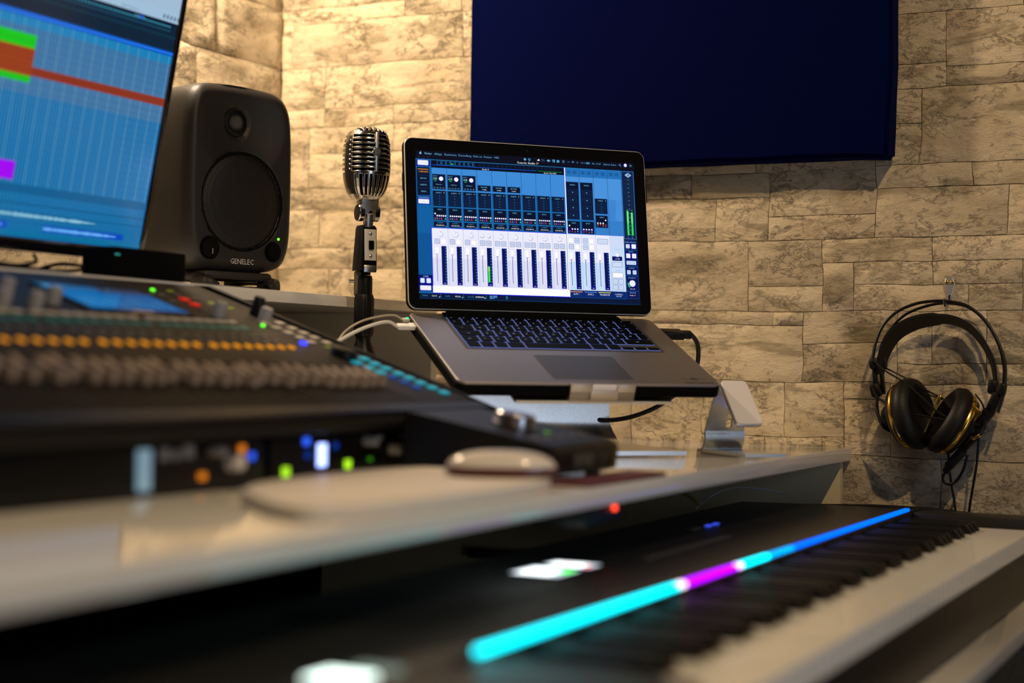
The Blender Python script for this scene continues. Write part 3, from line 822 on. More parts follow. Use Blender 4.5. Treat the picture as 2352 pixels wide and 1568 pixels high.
    B2 = mat('blue_button', (.01, .05, .2), .5, emit=(.0, .10, .5), estr=.35)
    b2 = part(btn('b', .0130, .0085, .0028, None), 'blue_button', B2, 1.579, .340)
    for s in (.356, .372): copyp(b2, 1.579, s)
    part(btn('b', .0065, .0065, .003, None), 'blue_light', emat('blue_light', (.02, .03, 1.0), 5.0), 1.562, .226)
    gl = part(btn('b', .0045, .0045, .0028, None), 'green_light', emat('green_light', (.10, .9, .02), 2.2), 1.566, .164)
    copyp(gl, 1.509, .043)
    rb = part(btn('b', .0135, .0085, .003, None), 'red_button', mat('red_button', (.5, .02, .01), .4, emit=(1, .02, .01), estr=.35), 1.529, .075); copyp(rb, 1.525, .094)
    yg = part(btn('b', .011, .0045, .0015, None), 'yellow_green_label', mat('olive_label', (.25, .30, .01), .5, emit=(.3, .4, 0), estr=.15), 1.575, .080)
    for Y, s in ((1.590, .098), (1.545, .040), (1.600, .235)): copyp(yg, Y, s)
    for Y, s in ((1.540, .055), (1.558, .068), (1.52, .112), (1.545, .120), (1.56, .092), (1.505, .060), (1.495, .085)): copyp(nb, Y, s)
    mb = MB(); mb.lathe([(.016, 0), (.016, .004), (.0145, .010), (.012, .011), (.001, .0112)], 32); part(mb, 'jog_wheel', BLACK, 1.580, .270)
    fd = MB()
    for (x, y) in ((Y0 + .05, -.86), (Y1 - .05, -.87), (Y0 + .05, -1.2), (Y1 - .05, -1.2)): pass
    return t
make_mixer()

# ------------------------------------------------------------------ rack gear the console stands on
def rack(name, y0, y1, label, items, xb=-1.16):
    t = empty(name, (-1.0, (y0 + y1) / 2, ZD), 0, label, 'rack unit', 'rack units under the mixing console')
    inv = Matrix.Translation(-Vector(t.location))
    def ch(mb, nm, m, **k):
        mb.v = [tuple(inv @ Vector(v)) for v in mb.v]; return mb.build(nm, m, t, **k)
    mb = MB(); mb.span(xb, -.853, y0, y1, ZD + .003, -.0725, .001); ch(mb, 'case', BLACKM)
    mb = MB(); mb.span(-.853, -.849, y0, y1, ZD + .003, -.0725, .0008); ch(mb, 'front_panel', BLACK)
    for y in (y0 + .03, y1 - .03):
        for x in (xb + .03, -.88):
            mb = MB(); mb.span(x - .008, x + .008, y - .008, y + .008, ZD, ZD + .0035); ch(mb, 'rubber_foot', RUBBER)
    for it in items:
        nm, y, z, w, hh, m, kind = it
        mb = MB()
        if kind == 'r': mb.box((-.8480, y, z), (.003, w, hh), .0006)
        else: mb.lathe([(w / 2, 0), (w / 2 * .92, .012), (w / 2 * .8, .0135), (.0005, .0137)], 24, Matrix.Translation(Vector((-.849, y, z))) @ Matrix.Rotation(R(90), 4, 'Y'))
        ch(mb, nm, m)
PG = emat('pale_green_light', (.42, .85, .02), 1.3); OL = emat('amber_light', (1.0, .28, .02), .8)
BLU = emat('blue_lamp', (.03, .12, 1.0), 1.3); BWH = emat('blue_white_lamp', (.35, .45, 1.0), 3.2)
DSP = mat('pale_display', (.1, .12, .13), .3, emit=(.22, .36, .44), estr=.75)
GK = mat('grey_cap', (.35, .35, .36), .4); WK = mat('whitish_cap', (.70, .66, .66), .4)
rack('rack_unit', .82, 1.228, 'low black rack unit with a pale display under the console on the left', [
    ('display', 1.058, -.092, .016, .034, DSP, 'r'), ('button', 1.084, -.080, .012, .010, GK, 'r'), ('button', 1.100, -.081, .009, .008, GK, 'r'), ('button', 1.116, -.079, .012, .011, GK, 'r'),
    ('amber_light', 1.136, -.101, .008, .006, OL, 'r'), ('knob', 1.176, -.091, .016, .02, WK, 'k'), ('knob', 1.150, -.080, .010, .01, GK, 'k'), ('amber_light', 1.193, -.080, .007, .007, OL, 'r'), ('blue_light', 1.208, -.087, .006, .006, BLU, 'r')])
rack('rack_unit', 1.238, 1.600, 'low black rack unit with bright blue and green lights under the console', [
    ('green_light', 1.262, -.104, .009, .009, PG, 'r'), ('green_light', 1.370, -.102, .009, .009, PG, 'r'), ('blue_lamp', 1.323, -.091, .013, .022, BWH, 'r'), ('blue_light', 1.296, -.077, .008, .007, BLU, 'r'),
    ('blue_light', 1.298, -.090, .006, .006, emat('dim_blue', (.01, .06, .5), .5), 'r'), ('blue_light', 1.347, -.083, .006, .006, emat('dim_blue', (.01, .06, .5), .5), 'r'),
    ('knob', 1.404, -.080, .011, .01, GK, 'k'), ('knob', 1.455, -.090, .013, .01, WK, 'k'), ('knob', 1.508, -.084, .010, .01, WK, 'k'), ('knob', 1.524, -.086, .009, .01, WK, 'k'), ('knob', 1.538, -.090, .009, .01, GK, 'k'),
    ('green_light', 1.412, -.099, .005, .004, emat('dim_green', (.05, .3, .01), .6), 'r'), ('button', 1.475, -.078, .009, .005, GK, 'r'), ('button', 1.430, -.078, .008, .004, GK, 'r')])

# ------------------------------------------------------------------ desktop audio interface, white slab, mouse, red notebook
def make_interface():
    x0, x1, y0, y1 = -.822, -.652, 1.432, 1.592
    t = empty('audio_interface', ((x0 + x1) / 2, (y0 + y1) / 2, ZD), 0, 'small black wedge shaped interface with a silver knob, right of the console', 'audio interface')
    inv = Matrix.Translation(-Vector(t.location)); XZ = Matrix(((1, 0, 0), (0, 0, 1), (0, 1, 0))).to_4x4()
    prof = [(x0, ZD + .006), (x0, -.056), (x0 + .006, -.050), (x1 - .010, -.079), (x1 - .003, -.082), (x1, -.087), (x1 - .004, ZD + .006)]
    mb = MB(); mb.prism(prof, y0, y1, inv @ XZ); mb.build('case', BLACK, t, smooth=False, bevel=.0015)
    sl = math.atan2(.029, .154)
    def top(x, y, h): return Vector((x, y, -.050 - (x - x0 - .006) * .029 / .154 + h)) - t.location
    rot = Matrix.Rotation(sl, 4, 'Y')
    mb = MB(); mb.lathe([(.0235, 0), (.0235, .003), (.0215, .0035), (.0210, .012), (.0195, .0138), (.0005, .014)], 40, Matrix.Translation(top(-.738, 1.515, 0)) @ rot); mb.build('main_knob', mat('knob_aluminium', (.55, .53, .56), .25, metal=1), t)
    mb = MB(); mb.lathe([(.026, -.0008), (.026, .0006), (.0238, .0006)], 40, Matrix.Translation(top(-.738, 1.515, 0)) @ rot); mb.build('knob_ring', BLACKG, t)
    mb = MB(); mb.box(tuple(top(-.705, 1.525, .0002)), (.006, .006, .0012), 0, rot.to_3x3()); mb.build('green_light', emat('dim_green_led', (.12, .4, .0), .8), t)
    for i in range(5):
        mb = MB(); mb.box(tuple(top(-.685, 1.452 + i * .030, .0002)), (.010, .019, .0016), .0005, rot.to_3x3()); mb.build('button', mat('interface_button', (.07, .062, .05), .35), t)
    mb = MB(); mb.box((x1 - .0012 - t.location.x, 1.500 - t.location.y, -.096 - t.location.z), (.003, .046, .013), .0006); mb.build('front_label', mat('grey_label', (.055, .055, .05), .45), t)
    mb = MB(); mb.box((x1 - .0012 - t.location.x, 1.580 - t.location.y, -.096 - t.location.z), (.003, .010, .020), .0006); mb.build('jack_plate', mat('brass_jack', (.10, .075, .015), .4, metal=.5), t)
    for y in (y0 + .02, y1 - .02):
        for x in (x0 + .02, x1 - .022):
            mb = MB(); mb.lathe([(.008, 0), (.0075, .0065)], 16, Matrix.Translation(Vector((x, y, ZD)) - t.location)); mb.build('rubber_foot', RUBBER, t)
make_interface()

def chaikin(p, n=3):
    for _ in range(n):
        q = []
        for a, b in zip(p, p[1:] + p[:1]):
            q += [(a[0] * .8 + b[0] * .2, a[1] * .8 + b[1] * .2), (a[0] * .2 + b[0] * .8, a[1] * .2 + b[1] * .8)]
        p = q
    return p
pts = chaikin([(-.800, 1.10), (-.605, .925), (-.603, 1.375), (-.74, 1.425), (-.812, 1.40)])
mb = MB(); mb.prism(pts, ZD + .0002, ZD + .0115); o = mb.build('desk_mat', mat('white_leather_mat', (.72, .66, .60), .45, bump=.1, bscale=400), smooth=False, bevel=.002)
tag(o, 'thick white slab with rounded corners at the desk edge, under the mouse', 'desk mat')
mb = MB(); mb.span(-.645, -.602, 1.395, 1.60, ZD + .0002, ZD + .0042, .001); o = mb.build('notebook', mat('dark_red_cover', (.085, .008, .014), .5, bump=.1, bscale=300))
tag(o, 'thin dark red notebook at the desk edge in front of the black interface', 'notebook')
def make_mouse():
    t = empty('computer_mouse', (-.664, 1.338, ZD + .0117), R(26), 'low white computer mouse with a dark red base on the white slab', 'mouse')
    def dome(a, b, h, z0, n=40, m_=10):
        vs = []; fs = []
        for j in range(m_ + 1):
            an = R(90) * j / m_
            for k in range(n):
                p = 2 * math.pi * k / n; e = 2.6
                c, s = math.cos(p), math.sin(p); d = (abs(c) ** e + abs(s) ** e) ** (1 / e)
                rr = math.cos(an) ** .8 if j < m_ else .001
                vs.append((c / d * a * rr, s / d * b * rr, z0 + h * math.sin(an)))
        for j in range(m_):
            for k in range(n): fs.append((j * n + k, j * n + (k + 1) % n, (j + 1) * n + (k + 1) % n, (j + 1) * n + k))
        fs.append(tuple(range(n))[::-1]); fs.append(tuple(m_ * n + k for k in range(n)))
        return vs, fs
    mb = MB(); mb.lathe([(.9, 0), (1.05, .003), (1.05, .0082), (.97, .0086)], 40, Matrix.Diagonal(Vector((.049, .0275, 1, 1)))); mb.build('base', mat('dark_red_base', (.10, .008, .014), .3), t)
    mb = MB(); mb.add(*dome(.0500, .0275, .0150, .0086)); mb.build('shell', mat('mouse_white', (.78, .72, .66), .2, coat=.4), t)
    mb = MB(); mb.box((.030, 0, .0165), (.010, .004, .006), .0018); mb.build('scroll_wheel', mat('wheel_grey', (.4, .38, .36), .5), t)
make_mouse()

# ------------------------------------------------------------------ laptop on its stand
LO = Vector((-0.81262, 1.89714, -0.0240)); LY, LT, LA = 0.80027, 0.37505, 1.03973
cy, sy, ct, stt = math.cos(LY), math.sin(LY), math.cos(LT), math.sin(LT)
LX = Vector((cy, sy, 0)); LYv = Vector((-sy * ct, cy * ct, stt)); LN = Vector((sy * stt, -cy * stt, ct))
def frame(o, x, y, z):
    m = Matrix.Identity(4)
    for i in range(3): m[i][0] = x[i]; m[i][1] = y[i]; m[i][2] = z[i]; m[i][3] = o[i]
    return m
LM = frame(LO, LX, LYv, LN)
lap = bpy.data.objects.new('laptop', None); COL.objects.link(lap); lap.matrix_world = LM
tag(lap, 'open silver laptop showing a blue and white mixer screen on an aluminium stand', 'laptop')
def lp(mb, nm, m, par=None, mtx=None, **k):
    o = mb.build(nm, m, par or lap, **k)
    if mtx is not None: o.matrix_local = mtx
    return o
BW, BD = .359, .246
mb = MB(); mb.prism(rrect(BW, BD, .012, 6, 0, BD / 2), -.0050, 0.0); base = lp(mb, 'palm_rest_shell', ALUD, bevel=.0008)
mb = MB(); mb.prism(rrect(BW + .003, BD + .003, .013, 6, 0, BD / 2), -.0185, -.0030); lp(mb, 'bottom_case', BLACKM, bevel=.0025)
mb = MB(); mb.prism(rrect(.284, .1215, .004, 3, .0058, .1738), .00005, .00035); lp(mb, 'keyboard_frame', mat('keyboard_recess', (.07, .065, .065), .5, metal=.3), smooth=False)
mb = MB(); mb.prism(rrect(.110, .080, .003, 4, .006, .0535), .00005, .00030); lp(mb, 'trackpad', mat('trackpad_glass', (.065, .065, .085), .45, metal=.3), smooth=False)
mb = MB(); mb.prism(rrect(.1135, .0835, .004, 4, .006, .0535), .00002, .00014); lp(mb, 'trackpad_gap', mat('shadow_gap', (.10, .09, .09), .6), smooth=False)
# small black emblem at the front right corner of the palm rest
mb = MB(); e = [(-.020, 0), (-.012, .0016), (-.006, .0010), (-.004, .0045), (0, .0055), (.003, .0035), (.006, .0012), (.014, .0018), (.022, .0004), (.014, .0006), (.006, -.0004), (.002, -.0024), (-.003, -.0018), (-.008, -.0002)]
mb.add([(x + .148, y + .0175, .0001) for x, y in e], [tuple(range(len(e)))]); mb.box((.150, .0060, .0001), (.042, .0026, .0002)); lp(mb, 'corner_emblem', mat('dark_print', (.03, .028, .028), .5), smooth=False)
# keys, each with a rim of back light
KEYM = mat('black_key', (.002, .002, .0025), .5, spec=.04); GLOW = emat('key_back_light', (.22, .32, 1.0), 1.2)
LEG = emat('key_legend_light', (.50, .62, 1.0), .62)
KX0, KX1, KT = -.1315, .1435, .2318
un = (KX1 - KX0) / 14.5
rows = [[(1, 'esc')] + [(1, c) for c in ('F1', 'F2', 'F3', 'F4', 'F5', 'F6', 'F7', 'F8', 'F9', 'F10', 'F11', 'F12')] + [(1.5, 'o')],
        [(1, '^')] + [(1, c) for c in '1234567890'] + [(1, '?'), (1, '`'), (1.5, '<-')],
        [(1.5, '->|')] + [(1, c) for c in 'QWERTZUIOP'] + [(1, 'Ü'), (1, '+'), (1, '')],
        [(1.75, 'caps')] + [(1, c) for c in 'ASDFGHJKL'] + [(1, 'Ö'), (1, 'Ä'), (1, '#'), (.75, '')],
        [(1.25, 'shift'), (1, '<')] + [(1, c) for c in 'YXCVBNM'] + [(1, ','), (1, '.'), (1, '-'), (2.25, 'shift')],
        [(1, 'fn'), (1, 'ctrl'), (1, 'alt'), (1.25, 'cmd'), (5, ''), (1.25, 'cmd'), (1, 'alt'), (1, 'A'), (1, 'A'), (1, 'A')]]
hs = [.0102] + [.0210] * 5
cache = {}
legm = MB(); y = KT
for ri, (rw, hh) in enumerate(zip(rows, hs)):
    x = KX0
    tot = sum(k[0] for k in rw); uu = (KX1 - KX0) / tot
    for (wu, lab) in rw:
        w = wu * uu; kw, kh = w - .0030, hh - .0030
        cx, cyy = x + w / 2, y - hh / 2
        if ri == 5 and lab == 'A': kh = .0085; cyy = y - hh + .006
        key = (round(kw, 4), round(kh, 4))
        if key not in cache:
            mk = MB(); mk.prism(rrect(kw, kh, .0014, 2), .0002, .0013); g = MB(); g.prism(rrect(kw + .0007, kh + .0007, .0016, 2), .0, .00016)
            ko = lp(mk, 'key', KEYM, smooth=False); go = lp(g, 'back_light', GLOW, ko, smooth=False); cache[key] = (ko, go)
            ko.location = (cx, cyy, .00038)
        else:
            ko, go = cache[key]; k2 = ko.copy(); COL.objects.link(k2); k2.parent = lap; k2.location = (cx, cyy, .00038)
            g2 = go.copy(); COL.objects.link(g2); g2.parent = k2
        if lab and ri < 5: text_into(legm, lab, cx - (.003 if len(lab) < 2 else .0045), cyy - .002, .0048 if len(lab) < 2 else .0030, None, 'LEFT', .00178)
        x += w
    y -= hh
lp(legm, 'key_legends', LEG, smooth=False)
# lid
lid_m = Matrix.Translation(Vector((0, .240, .003))) @ Matrix.Rotation(LA, 4, 'X')
LW, LH = .3600, .2445
mb = MB(); mb.prism(rrect(LW, LH - .005, .011, 6, 0, (LH + .005) / 2), -.0046, .0); lid = lp(mb, 'lid_shell', ALU, mtx=lid_m, bevel=.0007)
mb = MB(); mb.prism(rrect(LW + .004, LH - .003, .013, 6, 0, (LH + .004) / 2), -.0085, -.0040); lp(mb, 'lid_back_cover', BLACKM, lid, smooth=False, bevel=.0015)
mb = MB(); mb.prism(rrect(LW - .0030, LH - .008, .0098, 6, 0, (LH + .005) / 2), .0, .0006); lp(mb, 'screen_bezel', BLACKG, lid, smooth=False)
mb = MB(); mb.tube([(x, .5 * 0 + y, .0008) for x, y in rrect(LW - .0018, LH - .0068, .0104, 6, 0, (LH + .005) / 2)], .0007, 6, closed=True); lp(mb, 'bezel_gasket', BLACKM, lid)
mb = MB(); mb.tube([(x, y, -.0006) for x, y in rrect(LW - .0002, LH - .0052, .0110, 6, 0, (LH + .005) / 2)], .0010, 6, closed=True); lp(mb, 'lid_rim', mat('bright_rim', (.80, .76, .68), .3, metal=.15), lid)
mb = MB(); mb.lathe([(.0016, 0), (.0016, .0001)], 16, Matrix.Translation(Vector((0, .2355, .0006)))); lp(mb, 'webcam', mat('webcam_glass', (.02, .02, .025), .1), lid, smooth=False)
mb = MB(); mb.span(-.030, .030, LH - .001, LH + .0022, -.0075, -.0015, .001)
for s in (-1, 1): mb.span(s * .1815 - .0016, s * .1815 + .0016, .170, .196, -.0075, -.001, .001)
lp(mb, 'cover_clip', BLACKM, lid)
mb = MB(); mb.tube([(-.125, .2435, -.0005), (.125, .2435, -.0005)], .0072, 16); lp(mb, 'hinge', BLACKM)
mb = MB(); mb.box((-.001, .2372, .0012), (.262, .0140, .0026), .0005); lp(mb, 'hinge_gap', BLACKM)

# ---- mixer software on the laptop display (units: mm on the display)
u = UI(.001)
BG, BG2, DK, DK2, TX = (66, 142, 216), (30, 110, 178), (6, 18, 46), (10, 30, 66), (110, 190, 225)
u.r(-165, 19, 163.8, 227, (10, 14, 40), 1)
u.r(-165, 215, 163.8, 227, (9, 11, 30), 2)
u.r(-165, 19, 163.8, 26.5, (6, 22, 56), 2); u.r(-165, 19, 163.8, 19.6, (10, 60, 110), 3)
# menu bar
u.disc(-157.9, 223.2, 1.5, (120, 200, 230), 3, 12); u.poly([(-158, 224.9), (-157.2, 226.2), (-156.9, 225.8), (-157.4, 224.9)], (120, 200, 230), 3)
for s_, x_ in (('Finder', -152), ('Ablage', -137.7), ('Bearbeiten', -123.2), ('Darstellung', -102.8), ('Gehe zu', -81.8), ('Fenster', -65.4), ('Hilfe', -50.2)):
    u.t(s_, x_, 221.9, 4.1, (96, 160, 205) if s_ != 'Finder' else (120, 190, 230), 3)
for x_ in (-160.8, -153.6, -146.4): u.disc(x_, 217.9, 1.6, (34, 42, 66), 3, 14, 0, 359, 1.1)
u.t('Console: Studio 1*', 0, 216.6, 4.3, (255, 255, 255), 4, 'CENTER')
u.disc(-4.1, 223.4, 1.8, (80, 170, 215), 3)
for a, b in ((1.5, 224.4), (3.5, 224.4), (1.5, 222.8), (3.5, 222.8), (2.5, 221.6)): u.poly([(a - .9, b), (a, b + .7), (a + .9, b), (a, b - .7)], (80, 170, 215), 3)
u.poly([(14.4, 222.4), (18, 222.4), (18, 223.6), (16.8, 225), (15.6, 223.9), (14.6, 223.6)], (235, 245, 255), 4)
u.t('Read', 20.6, 224, 1.9, (90, 130, 160), 3); u.t('10 %', 20.6, 221.6, 2.6, (90, 130, 160), 3)
u.poly([(28.5, 223.4), (31.6, 225.2), (34.8, 223.4), (31.6, 221.6)], (90, 180, 225), 3)
for a in (0, 2.2):
    for b in (0, 2.2): u.rr(37.4 + a, 221.4 + b, 39.2 + a, 223.2 + b, (80, 165, 210) if (a + b) % 4 else (60, 120, 160), 3, .3)
u.rr(44, 221.6, 48, 225, (80, 165, 210), 3, .8); u.disc(54.3, 223.4, 1.9, (90, 150, 190), 3, 16, 20, 350, 1.4); u.r(54.1, 223.3, 54.5, 224.7, (90, 150, 190), 3); u.r(54.1, 223.1, 55.2, 223.5, (90, 150, 190), 3)
u.r(60.5, 223, 63.6, 223.7, (80, 120, 150), 3)
for k_ in range(3): u.disc(68.8, 221.6, 1.2 + k_ * 1.0, (90, 150, 190), 3, 8, 45, 135, .7 + k_ * 1.0)
u.poly([(74.2, 222.8), (75.2, 222.8), (76.4, 221.7), (76.4, 224.9), (75.2, 223.8), (74.2, 223.8)], (80, 110, 140), 3)
u.t('100 %', 80.2, 222, 3.4, (90, 140, 170), 3); u.rr(89.2, 221.8, 94.4, 224.6, (60, 130, 175), 3, .5); u.poly([(94.4, 222.6), (95.4, 223.2), (94.4, 223.9)], (60, 130, 175), 3)
u.t('Mo. 17:07', 98.2, 221.9, 3.4, (96, 165, 205), 3); u.t('Gabriel Geber', 115.6, 221.9, 3.55, (96, 165, 205), 3)
u.disc(141.4, 223.7, 1.4, (110, 170, 205), 3, 14, 0, 359, 1.0); u.poly([(142.3, 222.6), (142.7, 223), (144, 221.6), (143.6, 221.3)], (110, 170, 205), 3)
u.disc(150.3, 223.5, 2.9, (30, 30, 230), 3); u.disc(150.3, 223.5, 2.3, (255, 255, 255), 4)
for k_ in range(3): u.r(156.5, 221.9 + k_ * 1.3, 160, 222.3 + k_ * 1.3, (100, 150, 185), 3)
# left sidebar
u.r(-165, 26.5, -143, 214.9, (14, 100, 168), 2); u.r(-165, 51, -143, 110, (10, 84, 148), 3); u.r(-165, 110, -143, 150, (12, 94, 160), 3)
u.r(-165, 214.3, 142, 215.0, (40, 130, 190), 5)
def button(x0, y0, x1, y1, c=(238, 240, 252), bc=(20, 24, 200), l=5, pad=.9):
    u.rr(x0 - pad, y0 - pad, x1 + pad, y1 + pad, bc, l, 1.2); u.rr(x0, y0, x1, y1, c, l + 1, .9)
u.r(-164.5, 204.4, -144.6, 214, (10, 40, 110), 4); button(-162.2, 206.4, -147, 213.2); u.r(-150.6, 209.4, -149.9, 210.2, (30, 40, 90), 8)
u.r(-163.8, 163.6, -145.6, 203.4, (6, 18, 44), 4); u.r(-162.4, 200.0, -147, 200.9, (235, 150, 60), 6)
u.t('OVERVIEW', -154.4, 195.9, 2.9, (250, 170, 60), 7, 'CENTER')
for s_, v_ in (('INPUTS', 186.6), ('INSERTS', 177.4), ('SENDS', 168.1)): u.t(s_, -154.6, v_, 2.7, TX, 7, 'CENTER')
for v_ in (192.0, 182.6, 173.2): u.r(-162.6, v_, -147, v_ + .35, (34, 60, 90), 6)
u.r(-164.5, 150.4, -144.6, 162.8, (16, 60, 130), 4); u.t('PARAMETERS', -154.5, 159.4, 2.6, (120, 190, 235), 6, 'CENTER'); button(-162.6, 151.8, -147.2, 158)
u.r(-165, 29.2, -144.8, 52, (4, 10, 90), 4); u.t('CLEAR', -155.2, 48.9, 2.7, (150, 215, 235), 6, 'CENTER')
button(-162.9, 40.8, -157, 47.1, (222, 238, 252)); button(-154.2, 40.6, -148.2, 47.2, (222, 238, 252)); button(-163.4, 30.6, -147.9, 37.0)
# meter bridge
u.r(-142, 203.6, 54, 214.3, (5, 12, 32), 4); u.r(-141.4, 207.1, 12.4, 207.7, (24, 100, 235), 6); u.r(14.4, 207.0, 51.2, 207.6, (20, 150, 40), 6)
u.r(-134.5, 208.4, -78, 213.6, (18, 84, 130), 5)
for k_ in range(28):
    x_ = -140 + k_ * 6.6
    if x_ > 50: break
    u.r(x_, 208.8, x_ + (4.2 if k_ else 5), 213.2, (5, 12, 34) if k_ < 10 else (9, 24, 52), 6)
u.r(-114, 209.2, -111, 210.6, (30, 220, 50), 7)
u.t('Apollo 8', -63.8, 204.2, 2.9, (240, 245, 255), 6, 'CENTER'); u.t('Apollo Twin MkII', 33, 204.2, 2.7, (240, 245, 255), 6, 'CENTER')
# channel columns
XP = 21.95; XC0 = -142.7
u.r(-143, 118, 55, 203.6, BG2, 3)
u.r(-143, 171.5, 55, 203.4, (62, 138, 214), 4); 
u.r(56.4, 118, 142.4, 214.3, (34, 112, 186), 3); u.r(56.4, 140, 142.4, 202, (74, 146, 220), 4); u.r(99, 118, 142.4, 171, (54, 126, 200), 4)
for k_ in range(10): u.r(XC0 + k_ * XP - .25, 118, XC0 + k_ * XP + .25, 203.4, (12, 70, 130), 5)
def box(x0, y0, x1, y1, c=DK): u.r(x0 - .5, y0 - .5, x1 + .5, y1 + .5, (12, 84, 140), 5); u.r(x0, y0, x1, y1, c, 6)
cols6 = [(205, 110, 90), (90, 170, 220), (150, 60, 220), (220, 80, 90), (20, 60, 70), (90, 215, 220)]
for k_ in range(9):
    x_ = XC0 + k_ * XP + 1.2; w_ = 18.4
    if k_ < 3:
        box(x_, 173.2, x_ + w_, 194.2); u.disc(x_ + 12.4, 188.2, 3.7, (10, 20, 190), 7); u.disc(x_ + 12.4, 188.2, 3.0, (250, 250, 255), 8)
        u.t('INPUT', x_ + .9, 190.9, 2.2, (90, 180, 225), 8); u.t('10 dB', x_ + 1, 188, 2.3, (235, 245, 255), 8); u.r(x_ + .7, 187.0, x_ + 7, 187.5, (80, 220, 160), 8); u.t('MIC', x_ + 2.4, 184.4, 2.0, (60, 235, 110), 8)
        u.t('UNISON +', x_ + 9, 179.2, 2.1, (110, 180, 215), 8, 'CENTER')
        for q_ in range(4): u.r(x_ + 1.4 + q_ * 4.2, 174.7, x_ + 4.0 + q_ * 4.2, 175.2, (110, 170, 200), 8); u.r(x_ + 2.2 + q_ * 4.2, 175.6, x_ + 3.2 + q_ * 4.2, 176.1, (80, 130, 160), 8)
    elif k_ < 6:
        box(x_, 173.8, x_ + w_, 181.6); u.t('REF LEVEL', x_ + 9, 178.4, 2.2, TX, 8, 'CENTER'); u.t('+4 dBu', x_ + 9, 175, 2.3, (235, 245, 255), 8, 'CENTER')
    box(x_, 149.2, x_ + w_, 170.8); u.r(x_ + 1, 150, x_ + w_ - 1, 166, DK2, 7); u.t('INSERTS', x_ + 8.4, 167.3, 2.3, TX, 8, 'CENTER'); u.r(x_ + 15.6, 167.8, x_ + 16.4, 168.8, (230, 240, 255), 8)
    for q_ in range(4): u.r(x_ + 9, 163.4 - q_ * 3.9, x_ + 9.6, 164 - q_ * 3.9, (90, 200, 190), 8)
    box(x_, 129.3, x_ + w_, 147.2); u.t('SENDS', x_ + 9.2, 143.7, 2.3, TX, 8, 'CENTER'); u.r(x_, 133.8, x_ + w_, 136.6, (14, 6, 96), 7)
    for q_ in range(6):
        xx = x_ + 1.6 + q_ * 2.98; u.r(xx + .6, 133, xx + .9, 142, (3, 8, 22), 8); yy = 138.4 if (k_ == 0 and q_ == 0) else 135.6
        u.rr(xx - .2, yy - .95, xx + 1.7, yy + .95, (250, 248, 255), 9, .4); u.r(xx - .1, 130.6, xx + 1.5, 131.6, cols6[q_], 8); u.r(xx - .1, 132.0, xx + 1.5, 132.9, tuple(int(c * .8) for c in cols6[q_]), 8)
    box(x_, 119.8, x_ + w_, 127.3); u.t('OUTPUT', x_ + 9.2, 124.5, 2.3, (90, 150, 200), 8, 'CENTER'); u.t('MONITOR', x_ + 9.2, 121.2, 2.5, (245, 248, 255), 8, 'CENTER'); u.poly([(x_ + 16.4, 120.4), (x_ + 17.6, 120.4), (x_ + 17.6, 121.6)], (200, 220, 240), 8)
u.r(54.6, 27.6, 56.0, 214.6, (250, 252, 255), 11); u.r(54.0, 118, 54.6, 214.6, (40, 60, 230), 10)
for x_ in (77.2, 98.9, 120.8): u.r(x_ - .25, 118, x_ + .25, 214, (14, 66, 126), 5)
for k_ in range(4):
    for q_ in range(2):
        for j_ in range(5): u.r(58.7 + k_ * 21.7 + q_ * 9, 206.4 + j_ * 1.0, 64.6 + k_ * 21.7 + q_ * 9, 206.85 + j_ * 1.0, (14, 60, 112), 6)
for x_ in (57.0, 78.6):
    box(x_, 139.8, x_ + 18.4, 194); u.t('INSERTS', x_ + 9.4, 189.2, 2.3, TX, 8, 'CENTER')
    for q_ in range(4): u.r(x_ + 1, 143.4 + q_ * 11 - 2.6, x_ + 17.4, 143.4 + q_ * 11 + 7.4, DK2, 7); u.disc(x_ + 9.2, 145.6 + q_ * 11.2, .7, (120, 220, 220), 8, 8)
    box(x_, 119.7, x_ + 18.2, 137); u.t('SENDS', x_ + 9.2, 133.6, 2.3, TX, 8, 'CENTER'); u.r(x_, 123.4, x_ + 18.2, 127, (14, 6, 96), 7)
    for q_ in range(4):
        xx = x_ + 2.4 + q_ * 4.1; yy = 130.4 if (x_ < 60 and q_ == 0) else 125.6
        u.disc(xx, yy, 1.15, (250, 248, 255), 9, 10); u.r(xx - .9, 121, xx + .9, 121.9, cols6[(q_ * 2 + 2) % 6], 8); u.r(xx - .9, 122.1, xx + .9, 122.9, cols6[(q_ + 2) % 6], 8)
x_ = 100.3; box(x_, 149.9, x_ + 18.4, 171.4); u.r(x_ + 1, 150.6, x_ + 17.4, 166.4, DK2, 7); u.t('INSERTS', x_ + 8.6, 167.9, 2.3, TX, 8, 'CENTER'); u.r(x_ + 15.8, 168.3, x_ + 16.6, 169.3, (230, 240, 255), 8)
for q_ in range(4): u.r(x_ + 9, 164 - q_ * 3.9, x_ + 9.6, 164.6 - q_ * 3.9, (90, 200, 190), 8)
box(x_, 129.6, x_ + 18.2, 147); u.t('SENDS', x_ + 9.2, 143.6, 2.3, TX, 8, 'CENTER')
for q_ in range(4):
    xx = x_ + 2.8 + q_ * 4.1; u.disc(xx, 140.4 if q_ == 3 else 135.8, 1.15, (250, 248, 255), 9, 10); u.r(xx - .9, 131, xx + .9, 132, cols6[(q_ * 2 + 2) % 6], 8); u.r(xx - .9, 133.0, xx + .9, 134.2, cols6[(q_ * 3) % 6], 8)
